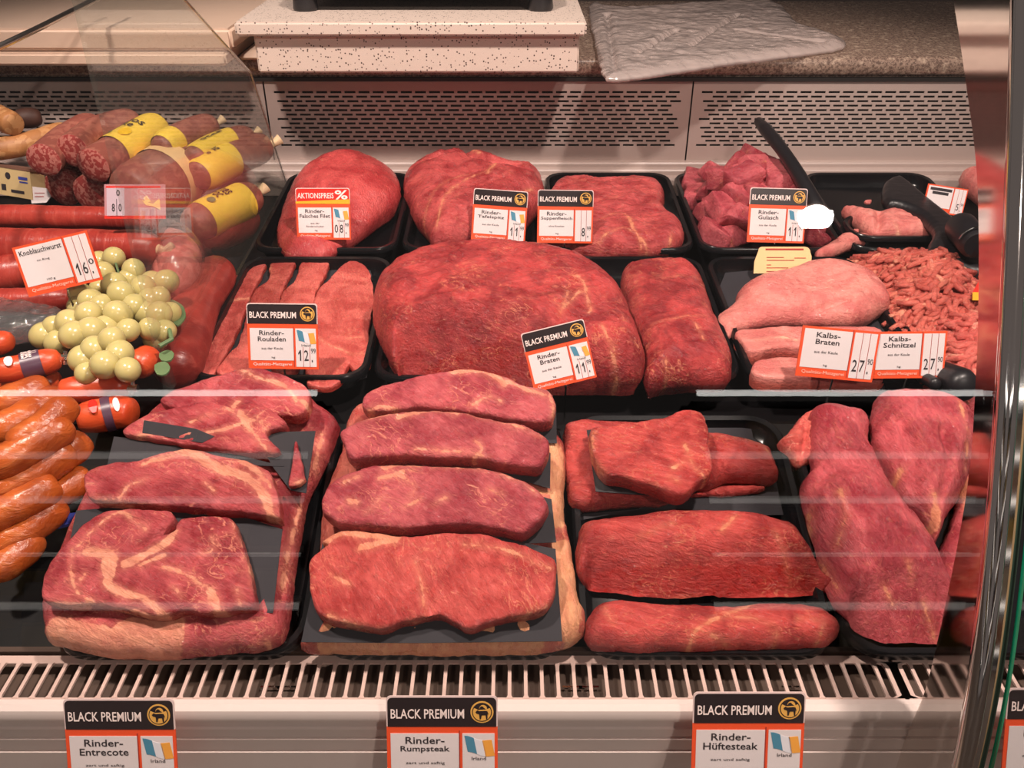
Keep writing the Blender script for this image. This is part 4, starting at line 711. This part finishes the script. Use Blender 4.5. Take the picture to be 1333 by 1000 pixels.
def sausage(label, f, s, h, rpx, mat, P=D, name='sausage', cut=False, tie=False, band=None, seed=1, cat='sausage', group=None, taper=(.45, .45), lump=.04, hs=None, clipend=False, film=False):
    px = np.array(Z(f, s)); hh = np.linspace(h, hs if hs is not None else h, len(px)); pt = P.P(px, hh); rd = rays(px); yl = 1.625 - rpx * 1.6 / FPX; 
    for _ in range(14):
        if pt[:, 1].max() > yl: hh = hh + .008; pt = P.P(px, hh)
    kb = pt[:, 1] > yl; pt[kb] = (CAM + rd * (yl / rd[:, 1:2]))[kb]; dep = (pt[len(pt) // 2] - CAM) @ FWD; r = rpx * dep / FPX
    L = np.linalg.norm(np.diff(pt, axis=0), axis=1).sum(); pt = crom(pt, max(L / 34, .004), False); n = len(pt); sarc = np.r_[0, np.cumsum(np.linalg.norm(np.diff(pt, axis=0), axis=1))]; L = sarc[-1]
    def cap(x, on, tp): return np.where(x < r * 1.2, tp + (1 - tp) * np.sqrt(np.clip(1 - (1 - np.clip(x / (r * 1.2), 0, 1)) ** 2, 0, 1)), 1) if on else np.ones_like(x)
    rr = r * cap(sarc, not cut, taper[0]) * cap(L - sarc, True, taper[1])
    V, Fc = tube_geo(pt, rr, 22, True); k = n * 22; nr = V[:k] - np.repeat(pt, 22, 0); nr /= np.linalg.norm(nr, axis=1)[:, None] + 1e-9
    V[:k] += nr * (fbm(V[:k] / (r * .9), seed) * r * lump * 1.5 + fbm(V[:k] / (r * .25), seed + 4) * r * lump * .5)[:, None]
    e = empty(name, (pt[n // 2][0], pt[n // 2][1], pt[:, 2].min() - r), label, cat, group)
    if cut: Fb = [q for q in Fc if k not in q]; mk('casing', V[:k].tolist() + [V[-1]], [[min(i, k) for i in q] for q in Fb], mat, e, smooth=True)
    else: mk('casing', V, Fc, mat, e, smooth=True)
    if cut:
        t0 = pt[0] - pt[1]; t0 /= np.linalg.norm(t0); ring = V[:22]; v = list(ring) + [pt[0] + (q - pt[0]) * .8 + t0 * r * .10 for q in ring] + [pt[0] + (q - pt[0]) * .4 + t0 * r * .16 for q in ring] + [pt[0] + t0 * r * .17]
        fc = [(22 * a + j, 22 * a + 22 + j, 22 * a + 22 + (j + 1) % 22, 22 * a + (j + 1) % 22) for a in (0, 1) for j in range(22)] + [(44 + j, 66, 44 + (j + 1) % 22) for j in range(22)]
        mk('cut_face', v, fc, CUT, e, smooth=True)
    if tie:
        p = pt[-1]; t1 = pt[-1] - pt[-3]; t1 /= np.linalg.norm(t1); q = MB(); q.tube([p - t1 * .004, p + t1 * r * .35, p + t1 * r * .7 + np.array((.004, 0, .006))], [r * .42, r * .2, r * .32], 10); q.mk('tied_end', M['string'], e, smooth=True)
    if clipend:
        p = pt[-1]; q = MB(); q.tube([p + RIGHT * -.008, p + RIGHT * .010], .0045, 8); q.tube([p + RIGHT * .004 + UP * -.008, p + RIGHT * .004 + UP * .008], .0025, 6); q.mk('metal_clip', M['clip'], e)
    if band:
        a, b_, mat2, txt, wsz = band; i0, i1 = int(a * n), max(int(b_ * n), int(a * n) + 2); bp = pt[i0:i1]; vb, fb = tube_geo(bp, rr[i0:i1] * 1.035 + .0006, 26, False)
        bn = mk('paper_band', vb, fb, M[mat2], e, smooth=True)
        if txt: # print laid round the band
            ax = bp[-1] - bp[0]; La = np.linalg.norm(ax); ax /= La; up = -FWD * .8 + UP * .6; up -= ax * (up @ ax); up /= np.linalg.norm(up); sd = np.cross(ax, up); q = MB()
            for i, (t, u0, u1, a0, a1, m) in enumerate(txt):
                if t == '*': v = np.array([(.5 + .5 * math.cos(x), .5 + .5 * math.sin(x)) for x in np.linspace(0, 6.28, 15)[:-1]]); f2 = [list(range(14))]
                else: v, f2, _ = text_geo(t, .01)
                P3 = []
                for x, y in v:
                    s_, th = ((u0 + (u1 - u0) * y) * La, R_(a0 + (a1 - a0) * x)) if wsz else ((u0 + (u1 - u0) * x) * La, R_(a1 + (a0 - a1) * y)); j = 0; P3.append(bp[0] + ax * s_ + (r * 1.06 + .0012) * (math.cos(th) * up + math.sin(th) * sd))
                q.add(P3, f2, m)
            q.mk('band_print', [M['ink'], M['lemon'], M['green'], M['blue'], M['inkw'], M['tagr']], bn)
    return e
G1 = 'salamis piled at the rear left'
sausage('brown speckled sausage end at the far left edge, topmost', 'A', '-90,470 60,540', .10, 16, BRN, seed=1, group=G1, taper=(.5, .8))
sausage('tan sausage lying level at the far left', 'A', '-60,655 80,632 190,600 300,565', .07, 14, BRN, seed=2, group=G1)
sausage('dark brown sausage in the shade behind the tan one', 'A', '60,520 180,505', .06, 13, M['darkbrown'], seed=3, group=G1)
sausage('salami with red cut face at left of the pile', 'A', '190,695 290,610 420,540', .06, 21, CAS, cut=True, seed=4, group=G1)
sausage('salami with a bare cut face, upper middle of the pile', 'A', '318,655 420,580 600,525', .085, 21, CAS, cut=True, seed=5, group=G1)
BT = [('ados', .52, .66, -52, 28, 0), ('cke', .38, .52, -40, 12, 0), ('*', .12, .34, 0, 32, 1), ('*', .10, .20, -40, -16, 2)]
sausage('salami with bright yellow lemon label, on top of the pile', 'A', '405,720 510,655 620,590 700,545', .105, 22, CAS, cut=True, seed=6, group=G1, band=(.30, .93, 'yellow', BT, True))
sausage('salami cut face below the pile, by the white price shield', 'A', '275,815 350,760 440,700', .04, 24, CUT, cut=True, seed=7, group=G1)
sausage('salami cut face low in the pile, next to the big wrapped one', 'A', '400,845 500,770 600,700', .045, 25, CAS, cut=True, seed=8, group=G1)
sausage('salami with tied brown end at the rear', 'A', '690,650 800,590 930,540', .085, 19, CAS, seed=9, group=G1, tie=True, band=(.1, .38, 'yellow', None, False))
sausage('salami with long yellow label, second from the top right', 'A', '830,700 930,640 1090,585', .075, 17, CAS, seed=10, group=G1, tie=True, band=(.12, .72, 'yellow', [('ocke', .25, .8, -35, -5, 0)], False))
sausage('salami with yellow label and tied end at right of the pile', 'A', '850,770 950,715 1070,660 1165,630', .07, 22, CAS, seed=11, group=G1, tie=True, band=(.08, .52, 'yellow', [('onez', .5, .66, -40, 10, 0), ('ocke', .28, .44, -40, 10, 0)], True))
sausage('yellow labelled salami low at right beside the glass divider', 'A', '820,990 930,930 1020,890 1110,845', .055, 24, CAS, seed=12, group=G1, tie=True, band=(.22, .82, 'yellow', [('ones', .52, .68, -35, 15, 0), ('rroc', .34, .50, -35, 10, 0), ('*', .14, .3, -5, 18, 2), ('*', .2, .34, -45, -25, 4)], True))
sausage('dark red salami under the yellow labelled one', 'A', '880,1030 980,990 1090,930', .02, 26, DKR, seed=13, group=G1)
e = sausage('big plastic-wrapped salami with cream paper band', 'A', '560,860 680,800 790,730 860,690', .075, 41, CAS, name='wrapped_salami', seed=14, group=G1, band=(.42, .62, 'cream', None, False), taper=(.75, .6))
# flat printed panel of its wrapping
WC = Card(D.P(Z('Q', '310,880'), .125)[0] - FWD * .035, np.array((1, 0, 0)), np.array((0, .5, .866)), .085)
e = empty('printed_wrap', WC.o, 'printed plastic wrap with red bands and price digits, front of the big salami', 'packaging')
q = MB(); WC.rect(q, -.5, .5, 0, .56, 0, .0012); q.mk('wrap_panel', plain('wrap_violet', srgb(190, 134, 140), .3, noise=.1), e)
q = MB(); WC.rect(q, -.47, .42, .50, .53, .0006, .0004); WC.rect(q, -.5, .5, 0, .05, .0006, .0004); q.mk('red_stripe', M['tagr'], e)
q = MB(); WC.rect(q, -.46, -.17, .03, .50, .0006, .0004); q.mk('price_strip', plain('strip_grey', srgb(196, 172, 184), .4), e)
q = MB(); [WC.text(q, t, x, y, w_, h_, .0012) for t, x, y, w_, h_ in (('8', -.35, .18, .05, .13), ('0', -.24, .18, .05, .13), ('0', -.27, .42, .06, .1))]; WC.rect(q, -.30, -.292, .05, .32, .001, .0003); q.mk('lettering', M['ink'], e)
q = MB(); WC.poly(q, [(.12, .30), (.20, .27), (.30, .24), (.40, .33), (.42, .14), (.30, .20), (.18, .22)], .0008, .0003); WC.poly(q, [(.14, .34), (.2, .38), (.26, .28), (.18, .26)], .0008, .0003); q.mk('fish_print', M['cream'], e)
# card box and little shield at the far left
BC = Card(D.P(Z('B', '60,120'), .05)[0], np.array((.93, -.37, 0)), np.array((0, .35, .94)), .085); e = empty('sausage_box', BC.o, 'olive printed card box with dark rim at the far left', 'box')
q = MB(); BC.rect(q, -1.0, .5, 0, .55, 0, .03); q.mk('box_body', M['tan'], e); q = MB(); BC.rect(q, -1.02, .52, .55, .60, .001, .034); q.mk('box_rim', M['wood'], e)
q = MB(); BC.rect(q, .18, .42, .36, .42, .0005, .0004, 1); BC.rect(q, .2, .42, .30, .33, .0005, .0004, 1); BC.rect(q, -.3, -.18, .1, .22, .0005, .0004); BC.rect(q, -.05, .3, .08, .14, .0005, .0004); BC.poly(q, arc(-.1, .4, .07, 0, 340, 12), .0005, .0004, 0); q.mk('box_print', [M['ink'], M['blue']], e)
SC = Card(D.P(Z('B', '180,150'), .045)[0], RIGHT, np.array((0, .4, .916)), .034); q = MB(); SC.poly(q, [(-.5, 0), (.25, .05), (.5, .35), (.3, .75), (-.5, .85)], 0, .002); e = empty('price_shield', SC.o, 'small white five-sided shield in front of the salami cut faces', 'label'); q.mk('shield', M['tagw'], e)
q = MB(); SC.rect(q, -.3, .15, .32, .36, .0005, .0004); SC.rect(q, -.3, .2, .5, .53, .0005, .0004); q.mk('printed_lines', M['inkr'], e)
# big red sausages
sausage('long red sausage with pale cut face, lying level at the left', 'B', '-60,205 80,205 300,210 560,218 680,225', .105, 15, REDSK, seed=20, cut=False)
sausage('fat red ring sausage with a tied wrinkled end', 'B', '-80,330 150,335 350,335 560,340 690,352', .095, 23, REDSK, seed=21, tie=True, lump=.05, taper=(.6, .5))
sausage('red sausage under the garlic sausage tag', 'B', '-60,470 120,440 300,425 420,430', .07, 24, REDSK, seed=22)
sausage('dark red sausage at the left edge under plastic film', 'B', '-60,580 100,575 320,560', .075, 18, REDSK, seed=23)
sausage('dark reddish salami standing by the glass divider, right of the grapes', 'B', '760,900 800,760 860,580 960,430', .03, 30, DKR, seed=24, name='salami')
meat('bologna_end', 'round pink bologna end under crinkled film', 'sausage', D, Z('B', '700,270 790,255 860,320 870,400 840,500 760,560 690,520 660,400'), .05, PNK, R=.045, h=.05, seed=25)
meat('clear_film', 'crinkled clear plastic film over the bologna end, behind the grapes', 'film', D, Z('B', '670,260 770,240 860,290 885,380 860,480 790,540 700,500'), .058, M['film'], R=.03, h=.055, seed=26, amp=.008, res=.004)
meat('clear_film', 'clear plastic film over the sausages at the left edge', 'film', D, Z('B', '-60,560 60,570 200,600 300,640 280,720 150,740 -60,760'), .03, M['film'], R=.02, h=.085, seed=27, amp=.008, res=.004)
# orange wrapped sausages
sausage('orange sausage with dark printed label and white seal, at the left edge', 'O', '-60,355 100,330 230,300 335,275', .10, 17, ORG, seed=30, clipend=True, taper=(.6, .3), band=(.45, .78, 'purple', [('aldes', .1, .9, -30, 12, 4), ('*', -.75, -.3, -22, 28, 4)], True))
sausage('orange sausage with red label, under its left neighbour', 'O', '-80,210 10,190 70,185', .10, 16, ORG, seed=31)
sausage('plain orange sausage with metal clip below the grapes', 'O', '330,460 470,440 600,425 700,440', .085, 18, ORG, seed=32, clipend=True, taper=(.7, .35))
sausage('orange sausage with red print and white seal, below the clipped one', 'O', '440,600 540,590 640,570 725,575', .07, 22, ORG, seed=33, taper=(.8, .7), band=(.40, .62, 'purple', [('*', -1.2, -.25, -28, 28, 5), ('*', 1.3, 2.0, -10, 38, 4)], True))
sausage('round orange sausage end tucked behind the grapes', 'O', '730,330 790,290 820,260', .075, 20, ORG, seed=34, taper=(.8, .7))
sausage('orange sausage lying behind the clipped one', 'O', '-40,440 120,415 330,400', .065, 16, ORG, seed=35)
G2 = 'golden smoked sausages at the lower left'
for i, (f, s, h, r, l) in enumerate((('T', '-60,160 150,80 330,20', .08, 22, 'golden sausage uppermost of its heap, rounded'), ('T', '-90,330 120,250 420,70', .078, 23, 'golden sausage second from the top of its heap'), ('T', '60,420 300,270 470,110', .085, 22, 'golden sausage standing steeper beside the clipped orange ones'), ('T', '-90,560 150,440 460,250', .08, 24, 'golden sausage in the middle of its heap'),
        ('T', '140,660 400,480 570,350', .05, 22, 'golden sausage right of the heap, near the front tray'), ('T', '-90,730 150,610 480,420', .058, 24, 'golden sausage fourth from the top'), ('T', '230,790 430,680 590,590', .03, 21, 'pale golden sausage pointing at the third entrecote'), ('T', '-90,900 120,790 380,640', .05, 23, 'golden sausage with bright ridge low in the heap'), ('T', '-60,1080 150,960 420,770', .028, 23, 'golden sausage second from the bottom'), ('T', '-90,1230 60,1160 260,980', .02, 22, 'golden sausage at the bottom of the heap'))):
    sausage(l, f, s, h, r, GLD, P=D if i < 2 else F, seed=40 + i, group=G2, lump=.08)
q = MB(); c = F.P(Z('T', '370,850 640,820 600,870 370,930'), .012); q.slab(c, .004, F.n); tag(q.mk('price_rail', M['blue']), 'dark blue strip between the golden sausages and the front tray', 'strip')
# grapes
gp = [(495, 385, 3), (430, 400, 2), (450, 450, 3), (580, 440, 3), (495, 500, 3), (525, 540, 4), (440, 520, 1), (350, 545, 2), (395, 575, 3), (620, 515, 3), (660, 490, 2), (720, 490, 2), (690, 560, 2), (650, 570, 2), (440, 595, 3), (585, 595, 3), (385, 630, 4), (512, 630, 4), (560, 555, 1), (630, 625, 2), (690, 632, 2), (738, 625, 1), (650, 695, 2), (712, 705, 1), (300, 668, 3), (240, 685, 2), (320, 720, 4), (395, 702, 4), (460, 690, 3), (485, 742, 5), (555, 700, 3), (190, 722, 1), (250, 752, 1), (410, 782, 4), (360, 825, 3), (520, 802, 4), (455, 850, 4), (380, 885, 2), (555, 872, 4), (600, 640, 1), (470, 655, 2), (345, 600, 1), (675, 735, 0), (560, 480, 2), (270, 715, 1)]
m, nt, b = newmat('grape'); tc = nd(nt, 'ShaderNodeTexCoord'); nt.links.new(mix(nt, tex(nt, tc.outputs['Object'], 60, 4), srgb(206, 190, 132), srgb(182, 170, 106)), b.inputs['Base Color']); b.inputs['Roughness'].default_value = .22; b.inputs['Subsurface Weight'].default_value = .25; b.inputs['Subsurface Radius'].default_value = (.6, .5, .2); b.inputs['Subsurface Scale'].default_value = .01
GR = m; gpos = [D.P(Z('B', '%g,%g' % (x, y)), .085 + .009 * k)[0] for x, y, k in gp]; cen = np.mean(gpos, 0); cen[2] = min(p[2] for p in gpos) - .02
gb = empty('grape_bunch', cen, 'bunch of pale green grapes lying on the sausages', 'grapes'); bm = bmesh.new(); bmesh.ops.create_uvsphere(bm, u_segments=24, v_segments=16, radius=.0158)
gv = np.array([v.co[:] for v in bm.verts]) * (1, 1, 1.08); gf = [[v.index for v in f.verts] for f in bm.faces]; bm.free(); g0 = None; random.seed(3)
for p in gpos:
    if g0 is None: g0 = o = mk('grape', gv + p, gf, GR, gb, smooth=True, origin=p)
    else: o = g0.copy(); COL.objects.link(o); o.location = p - np.array(cen)
    o.rotation_euler = (random.uniform(0, 3), random.uniform(0, 3), 0); s_ = random.uniform(.88, 1.04); o.scale = (s_, s_, s_)
q = MB(); st = D.P(Z('B', '560,600 650,600 730,680 745,740 690,770'), .10); q.tube(st, .0028, 7)
for k in (0, 5, 11, 16, 20, 24, 29, 35): q.tube([st[0] + (gpos[k] - st[0]) * t for t in (0, .5, 1)], .0016, 5)
q.mk('stem', M['green'], gb)
for s in ('735,570 790,590 805,640 770,680 745,650', '690,800 730,785 755,800 740,830 700,830', '670,850 715,835 738,860 720,890 680,890'):
    pl = D.P(crom(Z('B', s), 5), .088); q = MB(); q.slab(pl, .002, D.n); q.mk('leaf', M['green'], gb)
# ------------------------------------------------------------------ things on the worktop
b = MB(); e = empty('stone_stand', (-.16, 1.70, 1.149), 'white black-speckled stone stand overhanging the worktop edge', 'stand')
def rbox(mb, x0, x1, y0, y1, z0, z1, r, m=0):
    bm = bmesh.new(); bmesh.ops.create_cube(bm, size=1); bmesh.ops.scale(bm, vec=(x1 - x0, y1 - y0, z1 - z0), verts=bm.verts); bmesh.ops.translate(bm, vec=((x0 + x1) / 2, (y0 + y1) / 2, (z0 + z1) / 2), verts=bm.verts)
    bmesh.ops.bevel(bm, geom=bm.edges[:], offset=r, segments=3, affect='EDGES'); mb.add([v.co[:] for v in bm.verts], [[v.index for v in f.verts] for f in bm.faces], m); bm.free()
rbox(b, -.432, .113, 1.563, 1.93, 1.149, 1.2105, .003); b.mk('block', M['speck'], e, smooth=True, sharp=40); b = MB(); rbox(b, -.457, .123, 1.546, 1.95, 1.2105, 1.2335, .004); b.mk('top_slab', M['speck'], e, smooth=True, sharp=40)
e = empty('scale', (-.16, 1.80, 1.2335), 'dark scale standing on rubber feet on the speckled stand', 'scale')
b = MB(); rbox(b, -.37, .06, 1.635, 1.93, 1.256, 1.32, .01); b.mk('housing', M['blackm'], e, smooth=True, sharp=40); b = MB(); rbox(b, -.35, .04, 1.655, 1.91, 1.325, 1.335, .004); b.mk('weighing_plate', M['brush'], e)
for x, y in ((-.36, 1.66), (.05, 1.66), (-.36, 1.90), (.05, 1.90)): b = MB(); b.tube([(x, y, 1.2335), (x, y, 1.237), (x, y, 1.258)], [.020, .022, .020], 18); b.mk('foot', M['blackm'], e, smooth=True, sharp=40)
b = MB(); rbox(b, -1.5, -.50, 1.615, 2.1, 1.149, 1.170, .004); tag(b.mk('lower_cutting_board', M['board'], smooth=True, sharp=40), 'thin pale board lying under the thick cutting board', 'cutting board')
b = MB(); rbox(b, -1.5, -.487, 1.625, 2.12, 1.1715, 1.209, .006); tag(b.mk('cutting_board', M['board'], smooth=True, sharp=40), 'thick cream cutting board on top at the upper left', 'cutting board')
b = MB(); b.tube([(-.70, 1.05, 1.244), (-.70, 1.40, 1.252), (-.70, 1.69, 1.262)], .0045, 10); tag(b.mk('support_rod', M['brush'], smooth=True), 'thin metal support rod crossing the upper left corner', 'rod')
b = MB(); rbox(b, -.49, -.435, 1.66, 1.80, 1.149, 1.158, .003); tag(b.mk('tool_rest', M['board'], smooth=True), 'small pale slip of board beside the speckled stand', 'board')
WT = Plane((0, 1.7, 1.150), 0)
meat('plastic_bag', 'crumpled clear plastic bag lying on the granite at upper right', 'bag', WT, [(768, 4), (800, 10), (860, 8), (930, 2), (1005, 0), (1040, 30), (1080, 45), (1101, 60), (1040, 72), (960, 82), (880, 95), (800, 106), (785, 98), (775, 60)], .016, M['bag'], R=.03, n=1.6, amp=.003, rid=0, res=.004, hw=(.2, .6), seed=91, edge=.003,
     cre=[(Z('P', '830,70 880,40'), .006, .008), ([(900, 60), (960, 20)], .005, .007), ([(960, 40), (1070, 55)], .006, .008), ([(790, 20), (800, 90)], .006, .008)])
# ------------------------------------------------------------------ front glass, divider, curved post
PX0 = .355
def onx(px, x): d = rays(px); k = x / d[:, 0]; return (CAM + d * k[:, None])[:, 1:]
zs = np.arange(.80, 1.47, .01); an = np.interp(zs, [.80, .86, .92, 1.0, 1.17, 1.30, 1.47], [6, 9, 13.5, 19.5, 25.7, 28.5, 29.5])  # lean of the curved glass by height
yy = np.r_[0, np.cumsum(np.tan(np.radians((an[1:] + an[:-1]) / 2)) * .01)]; yy += .521 - np.interp(1.173, zs, yy); outer = np.c_[yy, zs][::-1]
inner = onx([(1236, -60), (1246, 0), (1262, 105), (1277, 230), (1279, 380), (1275, 500), (1262, 650), (1217, 870), (1192, 940), (1166, 1000), (1140, 1080)], PX0)
oc = outer; ic = crom(inner, .012, False)
def pane(x0, x1, label, t=.006):
    n = len(oc); tn = np.gradient(oc, axis=0); tn /= np.linalg.norm(tn, axis=1)[:, None]; nr = np.c_[-tn[:, 1], tn[:, 0]]
    if nr[n // 2][0] < 0: nr = -nr
    prof = np.r_[oc, (oc + nr * t)[::-1]]; v, f = extrude_x([tuple(q) for q in prof], x0, x1)
    fm = [1 if x0 > 0 else 0, 0] + [0] * (len(f) - 2); o = mk('front_glass', v, f, None, mats=[M['glass'], M['edge']], fmat=fm); return tag(o, label, 'glass pane')
pane(XL, PX0 - .004, 'clear curved front glass pane in front of the meat'); pane(PX0 + .013, 1.4, 'clear curved front glass pane right of the post, with green edge')
def strip(x0, x1, A, B, name, mat, parent): # blade between two curves
    k = np.linspace(0, 1, 70); fa = np.linspace(0, 1, len(A)); fb = np.linspace(0, 1, len(B)); a = np.c_[np.interp(k, fa, A[:, 0]), np.interp(k, fa, A[:, 1])]; c = np.c_[np.interp(k, fb, B[:, 0]), np.interp(k, fb, B[:, 1])]
    V = [(x, p[0], p[1]) for x in (x0, x1) for p in a] + [(x, p[0], p[1]) for x in (x0, x1) for p in c]; n = 70; Fc = []
    for i in range(n - 1): Fc += [(i, i + 1, 2 * n + i + 1, 2 * n + i), (n + i, 3 * n + i, 3 * n + i + 1, n + i + 1), (i, n + i, n + i + 1, i + 1), (2 * n + i, 2 * n + i + 1, 3 * n + i + 1, 3 * n + i)]
    return mk(name, V, Fc, mat, parent, smooth=True, sharp=40)
e = empty('curved_post', (PX0, float(outer[40][0]), float(outer[40][1])), 'polished curved steel post between two front glass panes at right', 'post')
strip(PX0 - .003, PX0 + .001, oc[:-1], ic, 'blade', M['steel'], e)
tn = np.gradient(oc, axis=0); tn /= np.linalg.norm(tn, axis=1)[:, None]; nr = np.c_[-tn[:, 1], tn[:, 0]]; nr *= np.sign(nr[len(nr) // 2][0])
oi = oc + nr * .010; strip(PX0 + .001, PX0 + .0085, oi, oi + nr * .012, 'seal', plain('tan_seal', srgb(150, 124, 92), .3, noise=.1), e); strip(PX0 + .0085, PX0 + .0125, oi, oi + nr * .010, 'dark_seal', plain('dark_seal_m', srgb(50, 66, 56), .3, noise=.1), e)
up_ = [(PX0 - .012, a, b_) for a, b_ in (oc - nr * .001)]; b = MB(); b.tube(up_, .0075, 14); b.mk('chrome_tube', M['steel'], e, smooth=True)
DX = -.431; dv = [(1.64, .925), (1.512, 1.160), (1.255, 1.312), (1.04, 1.44), (.94, 1.40), (.93, .90)]
b = MB(); b.slab([(DX + .003, y, z) for y, z in dv], .005, (1, 0, 0)); o = b.mk('glass_divider', [M['glass2'], M['edge']], fmat=None) if False else b.mk('glass_divider', M['glass2']); tag(o, 'hazy glass divider between the sausages and the beef', 'glass pane')
b = MB(); b.tube([(DX, 1.512, 1.1605), (DX, 1.255, 1.3125), (DX, 1.04, 1.4405)], .0016, 6); b.tube([(DX, 1.64, .925), (DX, 1.512, 1.1605)], .0014, 6); b.mk('edge_trim', M['brush'], o)
# ------------------------------------------------------------------ the shop behind the customer, seen only as reflections
SY = -3.0; TUBE = emit('shelf_tube', (1.0, .93, .86), 1.5); CANO = emit('canopy_tube', (1.0, .95, .9), 9.0)
rs = random.Random(8); PM = [plain('pack_%d' % i, srgb(*c), .5) for i, c in enumerate(((230, 220, 205), (206, 170, 60), (120, 60, 50), (90, 100, 70), (180, 120, 80), (60, 66, 90), (214, 200, 170)))]
for k, (x0, x1) in enumerate(((-3.0, -.92), (.87, 3.0))):  # gap between units added to imitate the customer's dark silhouette in reflections
    e = empty('chilled_shelf', ((x0 + x1) / 2, SY, 0), 'chilled wall shelf opposite the counter, ' + ('left' if k == 0 else 'right') + ' unit', 'shelf')
    pk = MB(); b = MB(); b.box(x0, x1, SY - .6, SY - .56, 0, 2.3); b.box(x0, x1, SY - .6, SY, 2.22, 2.30); b.box(x0, x0 + .03, SY - .6, SY, 0, 2.3); b.box(x1 - .03, x1, SY - .6, SY, 0, 2.3); b.mk('cabinet', M['blackm'], e)
    for z in (.35, .75, 1.15, 1.55, 1.9):
        b = MB(); b.box(x0 + .03, x1 - .03, SY - .55, SY - .02, z - .03, z); b.mk('shelf_board', M['white'], e)
        b = MB(); b.tube([(x0 + .06, SY - .05, z - .045), (x1 - .06, SY - .05, z - .045)], .022, 8); b.mk('shelf_light', TUBE, e)
        x = x0 + .06
        while x < x1 - .25:
            w_ = rs.uniform(.12, .26); h_ = rs.uniform(.12, .27); pk.box(x, x + w_, SY - .45, SY - .08, z + .002, z + h_, rs.randrange(7)); x += w_ + .012
    o = pk.mk('packed_food', PM); o['kind'] = 'stuff'; tag(o, 'rows of food packs on the ' + ('left' if k == 0 else 'right') + ' chilled shelf opposite', 'food')
    b = MB(); b.tube([(x0 + .03, SY + .02, 2.34), (x1 - .03, SY + .02, 2.34)], .02, 10); b.mk('canopy_light', CANO, e)
for i, (p, t, en) in enumerate(LAMPS):
    e = empty('ceiling_lamp', (p[0], p[1], p[2] + .02), ('round ceiling lamp behind the customer, right', 'round ceiling lamp above the counter, left', 'round ceiling lamp above the counter, right')[i], 'lamp', )
    ax = Vector(t) - Vector(p); ax.normalize(); c = Vector(p) - ax * .08; b = MB(); b.tube([c - ax * .16, c - ax * .02, c + ax * .06], [.055, .066, .066], 20, cap=False); b.mk('housing', M['white'], e, smooth=True)
    b = MB(); b.tube([c + ax * .010, c + ax * .012], .060, 20); b.mk('lamp_face', emit('lamp_face_%d' % i, (1, .92, .85), 45.0), e)
